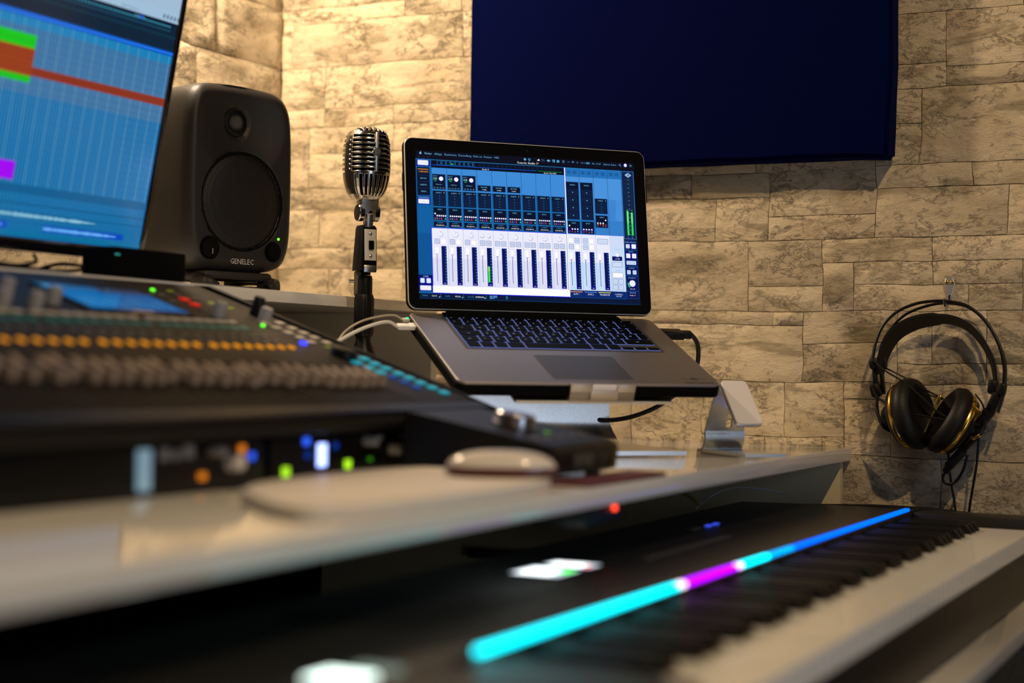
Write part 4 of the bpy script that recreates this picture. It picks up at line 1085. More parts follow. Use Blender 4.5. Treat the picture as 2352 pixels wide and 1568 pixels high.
# white fader field
u.r(-144.6, 36.8, 54, 117.9, (222, 224, 248), 5); u.r(-145.8, 27.2, 54, 118.9, (30, 26, 235), 4); u.r(-144.6, 76, 54, 117.9, (236, 236, 252), 6)
u.r(-145.3, 27.7, 55, 37.2, (255, 255, 255), 8); u.r(-145, 26.4, 55.5, 27.7, (8, 6, 190), 4)
u.r(56, 37.4, 142.2, 118.3, (200, 222, 250), 5); u.r(56, 78, 121, 118.3, (232, 236, 252), 6); u.r(56, 118.3, 142.6, 118.9, (60, 90, 235), 7); u.r(121.6, 102, 142.2, 117.6, (208, 220, 246), 7)
def fstrip(x0):
    u.r(x0 + XP - .9, 37.3, x0 + XP - .5, 117.6, (150, 160, 215), 7)
    u.r(x0 + 4.15, 43.8, x0 + 4.9, 85, (62, 30, 130), 8); u.r(x0 + 4.15, 85, x0 + 4.9, 92.2, (190, 190, 235), 8)
    u.rr(x0 + 2.7, 81.8, x0 + 6.4, 91.4, (255, 255, 255), 10, .7); u.r(x0 + 2.9, 81.0, x0 + 6.6, 82.0, (150, 140, 225), 9)
    for q_ in range(7): u.r(x0 + 7.6, 45 + q_ * 6.5, x0 + 8.8, 45.4 + q_ * 6.5, (170, 175, 215), 8)
    u.r(x0 + 5.2, 41.4, x0 + 10.2, 41.7, (180, 185, 225), 8)
    u.r(x0 + 11, 38.8, x0 + 18.4, 93.1, (10, 6, 128), 8); u.r(x0 + 13.2, 43.6, x0 + 16.0, 92, (4, 22, 52), 9)
    for q_ in range(12): u.r(x0 + 16.1, 44.6 + q_ * 4.1, x0 + 17.7, 45.5 + q_ * 4.1, (50, 160, 185), 10); u.r(x0 + 15, 46.5 + q_ * 4.1, x0 + 15.5, 46.9 + q_ * 4.1, (30, 110, 130), 10)
    u.t('0.0', x0 + 14.8, 40.0, 2.4, (240, 245, 255), 10, 'CENTER')
def knob(x, v, r): u.disc(x + .3, v - .4, r, (170, 172, 216), 8, 22); u.disc(x, v, r, (150, 152, 205), 9, 22, -100, 100, r - .5); u.disc(x, v, r - .35, (240, 241, 252), 10, 22)
def sbtn(x0, v0, on=False):
    u.rr(x0 - .35, v0 - .35, x0 + 7.15, v0 + 7.0, (70, 70, 150) if not on else (225, 200, 225), 8, .9); u.rr(x0, v0, x0 + 6.7, v0 + 6.6, (200, 214, 240) if not on else (255, 255, 255), 9, .8)
    if not on: u.r(x0 + 1.2, v0 + 3, x0 + 5.4, v0 + 3.5, (140, 150, 195), 10)
for k_ in range(9):
    x0 = XC0 + k_ * XP
    fstrip(x0)
    if k_ == 3: knob(x0 + 5, 109.7, 2.9); knob(x0 + 14.4, 109.7, 2.9); u.r(x0 + 2.7, 107.9, x0 + 4.6, 108.5, (110, 110, 180), 12); u.r(x0 + 14.6, 107.6, x0 + 16.6, 108.2, (110, 110, 180), 12)
    else: knob(x0 + 10, 110.0, 3.9); u.r(x0 + 9.8 if k_ != 7 else x0 + 6.6, 110.3, x0 + 10.2, 113.3 if k_ != 7 else 110.9, (140, 142, 200), 12)
    sbtn(x0 + 1.9, 96.2); sbtn(x0 + 10.9, 96.2, k_ < 3)
x0 = XC0 + 3 * XP; u.r(x0 + 11.9, 44.3, x0 + 14.6, 66.9, (60, 235, 70), 12); u.r(x0 + 11.9, 60, x0 + 14.6, 65.6, (130, 235, 120), 13)
for k_, x0 in enumerate((55.4, 77.2, 99.1)): fstrip(x0)
sbtn(57.4, 105.6, True); sbtn(66.4, 105.6); sbtn(57.4, 96.6); sbtn(66.4, 96.6, True); sbtn(79.4, 105.6); sbtn(88.5, 105.6, True); sbtn(79.4, 96.6); sbtn(88.5, 96.6, True)
def wbtn(x0, y0, x1, y1, on=False): u.rr(x0 - .4, y0 - .4, x1 + .4, y1 + .4, (70, 80, 165), 8, .9); u.rr(x0, y0, x1, y1, (255, 255, 255) if on else (206, 220, 244), 9, .8)
wbtn(101.4, 105.8, 117, 112.6); knob(131, 90.8, 3.2); u.t('TB SOURCE', 131, 98, 2.0, (150, 160, 205), 9, 'CENTER')
u.r(122.8, 82.1, 138.2, 88.3, (4, 8, 96), 8); u.t('-10 dB', 130.6, 83.9, 2.8, (240, 245, 255), 10, 'CENTER'); wbtn(122.8, 73, 138.2, 79.5); u.t('SOURCE', 131, 66.8, 2.2, (130, 150, 200), 9, 'CENTER')
wbtn(122.6, 57.6, 138.2, 64.4, True)
for a, b in ((122.7, 48.6), (131.4, 48.6), (122.7, 39.9), (131.4, 39.9)): wbtn(a, b, a + 6.8, b + 6.6); u.r(a + 2, b + 3, a + 4.8, b + 3.4, (150, 170, 210), 10)
for x0, c_, s_ in ((55.6, (235, 150, 90), 'AUX 1'), (77.2, (90, 130, 235), 'AUX 2'), (98.9, (220, 225, 110), 'TALKBACK')):
    u.r(x0, 27.4, x0 + 21, 37, (6, 40, 110), 6); u.r(x0 + .4, 34.6, x0 + 19.4, 35.6, c_, 9); u.t(s_, x0 + 10, 30.9, 3.1, (245, 248, 255), 9, 'CENTER')
u.r(120.6, 27.4, 142.4, 37, (6, 40, 110), 6); u.t('CONTROL', 130.4, 32.4, 2.6, (225, 240, 255), 9, 'CENTER'); u.t('ROOM', 130.4, 29.6, 2.6, (225, 240, 255), 9, 'CENTER')
u.r(56, 26.4, 142.4, 27.4, (10, 60, 120), 6)
# right hand strip
u.r(143, 114.4, 162.2, 214.6, (60, 140, 215), 4); u.r(143.6, 115, 161.6, 214, (12, 34, 78), 5)
u.poly([(148.4, 208.9), (153.5, 212.3), (158.8, 208.9), (153.5, 205.5)], (180, 220, 250), 7); u.poly([(150.2, 208.9), (153.5, 211.0), (157.0, 208.9), (153.5, 206.8)], (14, 50, 100), 8); u.r(151.6, 208.0, 152.2, 209.8, (200, 230, 255), 9); u.r(153.2, 207.6, 153.8, 210.2, (200, 230, 255), 9); u.r(154.8, 208.2, 156, 208.7, (200, 230, 255), 9)
u.r(148.6, 120, 151.4, 204, (20, 40, 50), 6); u.r(155.4, 120, 158.2, 204, (20, 40, 50), 6)
u.r(148.7, 120, 151.6, 155.6, (50, 225, 70), 7); u.r(155.3, 120, 158.2, 153.8, (50, 225, 70), 7); u.r(148.7, 138, 151.6, 155.6, (100, 240, 100), 8); u.r(155.3, 138, 158.2, 153.8, (100, 240, 100), 8)
u.r(148.7, 156.6, 151.6, 157.4, (50, 200, 60), 7); u.r(155.3, 156.6, 158.2, 157.2, (50, 200, 60), 7)
for q_ in range(14): u.r(152.7, 121 + q_ * 6.2, 154.2, 122 + q_ * 6.2, (90, 150, 200), 7)
u.t('L', 149, 116, 2.3, (190, 215, 240), 7); u.t('R', 155.4, 116, 2.3, (190, 215, 240), 7)
def rbox(y0, y1, title=None, tv=0):
    u.r(142.8, y0, 162.2, y1, (18, 76, 150), 4); u.r(143.4, y0 + .5, 161.8, y1 - .5, (8, 20, 84), 5)
    if title: u.t(title, 152.2, tv, 2.4, (130, 190, 235), 7, 'CENTER')
rbox(98.6, 112.6, 'INSERT EFFECTS', 109.0); button(144.9, 100.9, 151, 107, (205, 220, 245), (10, 30, 120)); button(153.8, 100.7, 160.6, 107.2)
rbox(74.6, 98.2, 'SHOW', 95.2); button(144.8, 86.7, 151.2, 93.4); button(153.9, 86.7, 160.4, 93.4); button(144.8, 77, 159.8, 82.8, (190, 210, 240), (10, 30, 120))
rbox(61, 74.2, 'OUTPUT', 71.2); button(144.9, 63, 150.6, 69.1, (195, 212, 240), (10, 30, 120)); button(153.7, 63, 159.6, 69.1, (195, 212, 240), (10, 30, 120))
rbox(38.8, 60.6, 'MONITOR', 57); u.disc(152.4, 49.8, 5.4, (20, 24, 170), 6, 28); u.disc(152.4, 49.8, 4.7, (235, 240, 252), 7, 28); u.disc(152.4, 49.8, 7.2, (80, 235, 110), 6, 14, 170, 235, 5.9); u.t('-48.0 dB', 152, 41.0, 2.4, (210, 225, 245), 7, 'CENTER')
rbox(27.6, 38.4, 'SESSIONS', 35.4); u.t('Studio 1*', 152, 31.6, 2.5, (235, 242, 255), 7, 'CENTER')
# bottom line
for s_, x_, c_ in (('TEMPO', -161, (60, 140, 175)), ('120.00', -147.5, (245, 248, 255)), ('RATE', -128, (60, 140, 175)), ('48 kHz', -114, (245, 248, 255)), ('CLOCK', -96, (60, 140, 175)), ('INTERNAL', -84.5, (245, 248, 255))): u.t(s_, x_, 22.2, 2.75, c_, 5)
for x_ in (-134.6, -101.8, -69.2): u.r(x_, 20.8, x_ + .4, 26, (60, 130, 180), 5); u.poly([(x_ - 3, 21.2), (x_ - 1, 21.2), (x_ - 1, 23.2)], (140, 200, 225), 5)
for q_ in range(3): u.r(-63.8, 21.4 + q_ * 1.6, -59.8, 22.3 + q_ * 1.6, (90, 160, 200), 5); u.r(-59, 21.6 + q_ * 1.6, -53 if q_ else -57, 22.5 + q_ * 1.6, (90, 160, 255), 5)
for q_ in range(3): u.r(-40.2, 21.4 + q_ * 1.6, -37.4, 22.2 + q_ * 1.6, (60, 130, 170), 5)
lp(u.mb, 'display', screen_mat('laptop_display', 1.0), lid, Matrix.Translation(Vector((0, 0, .00068))), smooth=False)

# ------------------------------------------------------------------ bent sheet stands
def strip(path, w, th, name, m, par, NXs=9, hole=None):
    """sheet of width w(t) following path in (y, z); local x is the width"""
    P = [Vector((0, a, b)) for a, b in path]; n = len(P); vs = []
    for i, p in enumerate(P):
        t_ = (P[min(i + 1, n - 1)] - P[max(i - 1, 0)]).normalized(); nn = Vector((0, -t_.z, t_.y))
        ww = w(i / (n - 1)) if callable(w) else w
        for side in (0, 1):
            for k in range(NXs):
                vs.append(Vector((ww * (k / (NXs - 1) - .5), 0, 0)) + p + nn * (th * side))
    fs = []; S2 = NXs * 2
    def is_hole(i, k): return hole and hole(i / (n - 1), (k + .5) / (NXs - 1) - .5)
    for i in range(n - 1):
        for k in range(NXs - 1):
            if is_hole(i, k): continue
            a = i * S2 + k; b = a + 1; c = a + S2 + 1; d = a + S2
            fs += [(a, b, c, d), (a + NXs, d + NXs, c + NXs, b + NXs)]
            for (ii, kk, e1, e2) in ((i, k - 1, a, d), (i, k + 1, b, c)):
                if kk < 0 or kk >= NXs - 1 or is_hole(ii, kk): fs.append((e1, e2, e2 + NXs, e1 + NXs))
            for (ii, kk, e1, e2) in ((i - 1, k, a, b), (i + 1, k, d, c)):
                if ii < 0 or ii >= n - 1 or is_hole(ii, kk): fs.append((e1, e2, e2 + NXs, e1 + NXs))
    mb = MB(); mb.add(vs, fs); return mb.build(name, m, par, angle=40)
def arc(c, r, a0, a1, n=8): return [(c[0] + r * math.cos(R(a0 + (a1 - a0) * k / n)), c[1] + r * math.sin(R(a0 + (a1 - a0) * k / n))) for k in range(n + 1)]
def laptop_stand():
    # local: x right, y away from the user, z up, origin on the desk under the laptop front centre
    o = Vector((LO.x, LO.y, ZD)) + LX * .004
    t = empty('laptop_stand', o, LY, 'bent aluminium laptop stand carrying the open laptop', 'laptop stand')
    zt = LO.z - ZD - .0185 / ct; ty = .0185 * stt
    yr = .232; zr = zt + yr * math.tan(LT) - .004
    base = [(-.022, .001), (.10, .001)] + [(.185, .001)] + arc((.185, .036), .035, -90, 0, 12)
    neck_top = [(.2200, .07), (.2200, .100), (.2185, zr - .030)]
    strip(base + neck_top[:], lambda q: .232 if q < .5 else .232 - .018 * (q - .5) * 2, .0055, 'base_and_neck', ALU, t)
    top = [(.2055, zr - .028), (.208, zr - .018), (.205, zr - .0085)] + [(.190, zr - .0085 - (.205 - .190) * math.tan(LT))]
    slope = [(y_, zt + (y_) * math.tan(LT) - .0042) for y_ in (.19, .12, .05, .004)]
    strip([(.2185, zr - .032), (.2175, zr - .022), (.208, zr - .0140)] + slope, .214, .0038, 'top_plate', ALU, t)
    LIP = mat('lip_aluminium', (.60, .52, .44), .4, metal=.8)
    # front lip, in laptop-aligned frame
    lm = Matrix.Rotation(-LY, 4, 'Z') @ Matrix.Translation(LO - o); lm = lm @ Matrix.Translation(Vector((0, 0, 0))) @ (Matrix.Translation(-LO) @ LM)
    mb = MB(); 
    for a, b in ((-.033, -.003), (.031, .056)): mb.box(((a + b) / 2, -.0042, -.0105), (b - a, .0042, .0225), .0012)
    mb.box((.0115, -.0042, -.0150), (.089, .0042, .0140), .0012)
    mb.box((.0115, .006, -.0215), (.089, .024, .004), .001)
    lo = mb.build('front_lip', LIP, t); lo.matrix_local = lm
    mb = MB(); mb.box((.014, -.0026, -.0050), (.034, .0024, .0085), .001); lo = mb.build('lip_pad', mat('bright_notch', (.85, .83, .88), .3), t); lo.matrix_local = lm
laptop_stand()
def phone_stand():
    o = atZ(1585, 1035.5, ZD)
    # rear left corner of the base lies at o
    t = empty('phone_stand', o, LY, 'small aluminium phone stand with a white pad right of the laptop', 'phone stand')
    Wb = .058
    base = [(-.158, .0008), (-.05, .0008), (-.022, .0008)] + arc((-.020, .0225), .0217, -90, -196, 12)
    n0 = base[-1]; topy, topz = -.060, .0940
    neck = [(n0[0] + (topy - n0[0]) * k / 20, n0[1] + (topz - n0[1]) * k / 20) for k in range(1, 21)]
    path = base + neck
    wn = lambda q: Wb if q < .42 else Wb - .018 * (q - .42) / .58
    def hole(q, x):
        return .46 < q < .76 and abs(x - .06 - (q - .46) * .30) < .085
    ob = strip(path, wn, .0040, 'base_and_neck', ALU, t, 25, hole=hole)
    ob.location = (Wb / 2, 0, 0)
    an = R(47); Lc = .079
    cr = Matrix.Translation(Vector((Wb / 2 + .002, topy + .003, topz + .003))) @ Matrix.Rotation(an, 4, 'X')
    mb = MB(); mb.prism(rrect(.039, Lc, .006, 6, 0, -Lc / 2), -.0036, 0); c = mb.build('cradle_plate', ALU, t, bevel=.0006); c.matrix_local = cr
    mb = MB(); mb.prism(rrect(.038, Lc - .004, .006, 6, 0, -Lc / 2 - .0015), .0001, .0034); p = mb.build('white_pad', mat('white_silicone_pad', (.80, .76, .76), .45), t, bevel=.0008); p.matrix_local = cr
phone_stand()

# ------------------------------------------------------------------ cables of the laptop
def lw(x, y, z=0): return LM @ Vector((x, y, z))
cbl = empty('power_cable', lw(-.183, .217, -.008), 0, 'white laptop power cable with a thick white plug on the left side', 'cable')
def sub(mb, nm, m, par):
    lo = Vector(par.location); mb.v = [tuple(Vector(v) - lo) for v in mb.v]; return mb.build(nm, m, par)
rl = LM.to_3x3()
mb = MB(); mb.box(lw(-.1925, .2065, -.0060), (.024, .012, .0062), .0018, rl); mb.box(lw(-.1835, .2065, -.0055), (.008, .015, .0062), .0015, rl); sub(mb, 'plug', WPLAST, cbl)
wc = mat('white_cable', (.72, .70, .64), .45)
p0 = lw(-.2040, .2065, -.0060); dd = (p0 - Vector((0, 0, 0))).dot(CF)
mb = MB(); mb.tube(crv([p0, atd(890, 739, dd - .01), atd(850, 748, dd - .03), atd(810, 765, dd - .05), atd(776, 786, dd - .06), atd(772, 802, dd - .06), Vector((-1.085, 1.77, -.070)), Vector((-1.05, 1.74, ZD + .0024)), Vector((-1.02, 1.80, ZD + .0024))], 8), .0021, 10); sub(mb, 'cord', wc, cbl)
c2 = empty('display_cable', lw(-.183, .232, -.008), 0, 'thin grey-white cable with a small plug and green light behind the power plug', 'cable')
mb = MB(); mb.box(lw(-.1870, .2270, -.0040), (.010, .008, .0042), .001, rl); sub(mb, 'plug', mat('beige_plug', (.48, .42, .36), .5), c2)
mb = MB(); mb.box(lw(-.1855, .2268, -.0012), (.0035, .003, .0014), .0004, rl); sub(mb, 'green_light', emat('plug_green', (.02, 1.0, .35), 1.6), c2)
p0 = lw(-.1915, .2270, -.0040); dd = p0.dot(CF)
mb = MB(); mb.tube(crv([p0, atd(905, 724, dd), atd(870, 727, dd - .01), atd(830, 738, dd - .02), atd(798, 757, dd - .03), atd(780, 778, dd - .05), atd(776, 796, dd - .06), Vector((-1.095, 1.76, -.066)), Vector((-1.07, 1.72, ZD + .0016)), Vector((-1.04, 1.69, ZD + .0016))], 8), .0013, 8); sub(mb, 'cord', mat('beige_cable', (.40, .34, .24), .5), c2)
c3 = empty('video_cable', lw(.186, .200, -.008), 0, 'thick black video cable plugged into the right side of the laptop', 'cable')
pp = lw(.1845, .212, -.0085)
mb = MB(); mb.box(lw(.199, .2080, -.0085), (.034, .021, .0105), .0015, rl); mb.box(lw(.221, .2080, -.0085), (.016, .014, .0095), .002, rl); sub(mb, 'plug', BLACK, c3)
p0 = lw(.227, .2080, -.0085); dd = p0.dot(CF)
mb = MB(); mb.tube(crv([p0, atd(1583, 764, dd), atd(1600, 785, dd + .004), atd(1604, 815, dd + .006), atd(1597, 850, dd + .005), atd(1575, 885, dd - .01), atd(1545, 910, dd - .03), atd(1505, 936, dd - .04), atd(1450, 957, dd - .04), atd(1395, 965, dd - .035), atd(1340, 962, dd - .01), atd(1290, 985, dd + .0), atd(1260, 1005, dd)], 8), .0033, 10); sub(mb, 'cord', mat('black_cord', (.010, .010, .010), .45), c3)

# ------------------------------------------------------------------ piano keyboard on the tray
def make_keyboard():
    y0, y1, zt = .72, 2.262, -.190
    t = empty('piano_keyboard', (-.52, 1.48, -.292), 0, 'long black piano keyboard with a coloured light strip on the tray', 'keyboard')
    inv = Matrix.Translation(-Vector(t.location)); XZ = Matrix(((1, 0, 0), (0, 0, 1), (0, 1, 0))).to_4x4()
    def ch(mb, nm, m, par=None, **k):
        mb.v = [tuple(inv @ Vector(v)) for v in mb.v]; return mb.build(nm, m, par or t, **k)
    BODY = mat('keyboard_body', (.010, .009, .008), .42, bump=.08, bscale=500)
    prof = [(-.745, -.289), (-.745, -.205), (-.735, -.194), (-.560, zt - .001), (-.479, zt - .001), (-.478, -.212), (-.336, -.225), (-.336, -.289)]
    mb = MB(); mb.prism(prof, y0, y1, inv @ XZ); mb.build('body', BODY, t, smooth=False)
    for a, b in ((y0 - .008, y0 + .004), (y1 - .004, y1 + .010)):
        mb = MB(); mb.prism([(-.747, -.289), (-.747, -.198), (-.55, -.1885), (-.47, -.1885), (-.34, -.1975), (-.326, -.205), (-.324, -.289)], a, b, inv @ XZ); mb.build('end_cap', BLACK, t, smooth=False, bevel=.002)
    mb = MB(); mb.span(-.336, -.322, y0, y1, -.289, -.2290, .002); ch(mb, 'front_rail', BLACK)
    # cheek blocks left and right of the keys
    ks, ke = .946, 2.206
    for a, b, nm in ((y0 + .004, ks - .002, 'cheek_block'), (ke + .002, y1 - .004, 'cheek_block')):
        mb = MB(); mb.span(-.478, -.330, a, b, -.227, -.1915, .002); ch(mb, nm, BODY)
    # keys
    pw = (ke - ks) / 52
    IV = mat('white_key', (.78, .76, .72), .18, coat=.3); EB = mat('black_sharp', (.006, .006, .0065), .34, spec=.25)
    mb = MB(); mb.span(0, .156, .0004, pw - .0004, -.0225, 0, .0009, seg=1); w0 = mb.build('white_key', IV, t, smooth=False)
    w0.location = inv @ Vector((-.477, ks, -.2065))
    mb = MB(); mb.prism([(.0, -.004), (.0, .0115), (.088, .0115), (.0945, .002), (.0955, -.004)], -.0056, .0056, XZ); b0 = mb.build('black_key', EB, t, smooth=False, bevel=.0008)
    first = True
    pat = [1, 0, 1, 1, 0, 1, 1]   # sharps after A, C, D, F, G counted from A
    for i in range(52):
        Y = ks + i * pw
        if i: 
            c = w0.copy(); COL.objects.link(c); c.parent = t; c.location = inv @ Vector((-.477, Y, -.2065))
        if i < 51 and pat[i % 7]:
            loc = inv @ Vector((-.477, Y + pw, -.2065))
            if first: b0.location = loc; first = False
            else:
                c = b0.copy(); COL.objects.link(c); c.parent = t; c.location = loc
    # light guide: one lamp per key
    mb = MB(); mb.span(-.4900, -.4805, ks - .03, ke + .03, zt - .001, zt + .0003); ch(mb, 'light_guide_slot', BLACKG)
    LCY = emat('cyan_key_light', (.0, .86, 1.0), 3.4); LBL = emat('blue_key_light', (.0, .13, 1.0), 1.8); LVI = emat('violet_key_light', (.45, .0, 1.0), 2.8); LWH = emat('white_key_light', (1.0, .74, .66), 3.2); LCB = emat('azure_key_light', (.0, .40, 1.0), 1.7); LW2 = emat('pale_violet_key_light', (.92, .66, 1.0), 3)
    L0, L1 = .948, 2.206; nL = 88; pl = (L1 - L0) / nL; base = {}
    for i in range(nL):
        Y = L0 + (i + .5) * pl
        if Y < 1.318: m = LCY
        elif Y < 1.332: m = LWH
        elif Y < 1.472: m = LVI
        elif Y < 1.487: m = LW2
        elif Y < 1.572: m = LCY
        elif Y < 1.66: m = LCB
        else: m = LBL
        if m.name not in base:
            mb = MB(); mb.box((0, 0, 0), (.0070, pl * .86, .0062), .0008, seg=1); o = mb.build('key_light', m, t, smooth=False); base[m.name] = o
            o.location = inv @ Vector((-.4852, Y, zt + .0008))
        else:
            c = base[m.name].copy(); COL.objects.link(c); c.parent = t; c.location = inv @ Vector((-.4852, Y, zt + .0008))
    # control panel
    mb = MB(); mb.span(-.690, -.560, 1.02, 1.95, zt - .0035, zt - .0005, .0008); ch(mb, 'control_panel', BLACK)
    for (ya, yb) in ((1.325, 1.395), (1.400, 1.440)):
        u = UI(.001); w, h_ = (yb - ya) * 1000, 48
        u.r(-w / 2, -h_ / 2, w / 2, h_ / 2, (150, 160, 170), 1); u.r(-w / 2 + 3, -14, w / 2 - 3, h_ / 2 - 4, (240, 250, 250), 2)
        if ya < 1.4: u.r(2, -h_ / 2 + 2, w / 2 - 4, -8, (0, 220, 50), 3)
        else: u.r(-w / 2 + 2, -h_ / 2 + 2, 0, -16, (200, 40, 50), 3); u.r(-10, 0, 10, 10, (230, 200, 210), 3)
        o = u.mb.build('display', screen_mat('keyboard_display' + str(ya), 3.2), t, smooth=False)
        o.matrix_local = inv @ Matrix.Translation(Vector((-.628, (ya + yb) / 2, zt - .0003))) @ Matrix.Rotation(R(90), 4, 'Z') @ Matrix.Scale(.75, 4, Vector((1, 0, 0)))
    kb = mat('panel_button', (.05, .05, .05), .4)
    for i in range(10):
        mb = MB(); mb.lathe([(.0075, 0), (.0070, .010), (.0060, .012), (.0005, .0122)], 20, inv @ Matrix.Translation(Vector((-.598, 1.53 + i * .0, zt)))) if False else mb.box((0, 0, 0), (.010, .018, .002), .0006)
        mb.v = [(a - .582 - t.location.x, b + 1.50 + i * .026 - t.location.y, c + zt + .0008 - t.location.z) for a, b, c in mb.v]; mb.build('button', kb, t)
    for i in range(2):
        mb = MB(); mb.box((-.640 - t.location.x, 1.845 + i * .026 - t.location.y, zt + .001 - t.location.z), (.006, .012, .0014), .0004); mb.build('blue_button', emat('blue_button_light', (.05, .10, 1.0), .9), t)
    mb = MB(); mb.box((-.642 - t.location.x, 1.80 - t.location.y, zt + .001 - t.location.z), (.010, .030, .0022), .0006); mb.build('olive_button', mat('olive_button', (.14, .13, .08), .5), t)
    # lit touch strip and wheel left of the keys
    mb = MB(); mb.box((-.520 - t.location.x, .836 - t.location.y, zt - t.location.z), (.034, .030, .002), .0006); mb.build('touch_strip_light', emat('white_strip_light', (.80, 1.0, .90), 3.5), t)
    mb = MB(); mb.box((-.515 - t.location.x, .872 - t.location.y, zt - t.location.z), (.030, .014, .002), .0006); mb.build('touch_strip_light', emat('dim_strip_light', (.24, .30, .25), 1.0), t)
    for x in (-.72, -.36):
        for y in (y0 + .06, 1.49, y1 - .06):
            mb = MB(); mb.lathe([(.010, 0), (.009, .0032)], 16, inv @ Matrix.Translation(Vector((x, y, -.292)))); mb.build('rubber_foot', RUBBER, t)
make_keyboard()

# ------------------------------------------------------------------ small things under the desk edge
h = empty('usb_hub', (-.640, 1.30, ZD - .019), 0, 'small black box with a red light fixed under the desk edge', 'hub')
mb = MB(); mb.span(-.030, .028, -.045, .045, -.020, -.0005, .0015); mb.build('case', BLACK, h)
h2 = atX(1412, 1157, -.6105)
h.location = (-.640, h2.y - .02, ZD - .019)
mb = MB(); mb.box((.0295, .020, -.0060), (.003, .0060, .0050), .0008); mb.build('red_light', emat('red_light', (1.0, .06, .02), 3.0), h)
g = mat('grey_cable', (.32, .32, .32), .5); ol = mat('olive_cable', (.20, .17, .04), .5)
D = atY(1700, 1122, 2.22).dot(CF)
cable('white_usb_cable', [atd(1598, 1168, D - .10), atd(1615, 1152, D - .10), atd(1640, 1135, D - .10), atd(1675, 1121, D - .06), atd(1715, 1119, D - .02), atd(1760, 1124, D), atd(1790, 1130, D + .01), atd(1805, 1133, D + .01)], .0016, g, 'thin pale cable arching under the desk above the piano keyboard')
cable('yellow_cable', [atd(1540, 1128, D - .08), atd(1575, 1134, D - .09), atd(1600, 1152, D - .10), atd(1608, 1160, D - .10)], .0026, ol, 'short dull yellow cable dropping behind the pale cable under the desk')

# ------------------------------------------------------------------ hook and headphones on the rear wall
hk = empty('wall_hook', (-.4620, YW - .004, .112), 0, 'chrome hook with two brass screws on the stone wall, holding the headphones', 'hook')
mb = MB(); hp = [(-.0065, .006), (-.0078, .012), (-.0060, .0175), (0, .0195), (.0060, .0175), (.0078, .012), (.0065, .006), (.0042, -.004), (.0030, -.012), (-.0030, -.012), (-.0042, -.004)]
mb.prism(hp, .001, .0035, Matrix(((1, 0, 0, 0), (0, 0, -1, 0), (0, 1, 0, 0), (0, 0, 0, 1)))); mb.build('plate', mat('hook_chrome', (.55, .54, .56), .22, metal=.55), hk, bevel=.0008)
mb = MB(); mb.tube(crv([(0, -.003, -.006), (0, -.006, -.014), (0, -.016, -.0215), (0, -.032, -.0215), (0, -.040, -.012)], 6), .0021, 10); mb.build('hook_arm', CHROME, hk)
for s in (-1, 1):
    mb = MB(); mb.lathe([(.0026, 0), (.0024, .0012), (.0012, .0018), (.0003, .0018)], 16, Matrix.Translation(Vector((s * .0039, -.0036, .0125))) @ Matrix.Rotation(R(90), 4, 'X')); mb.build('brass_screw', GOLD, hk)

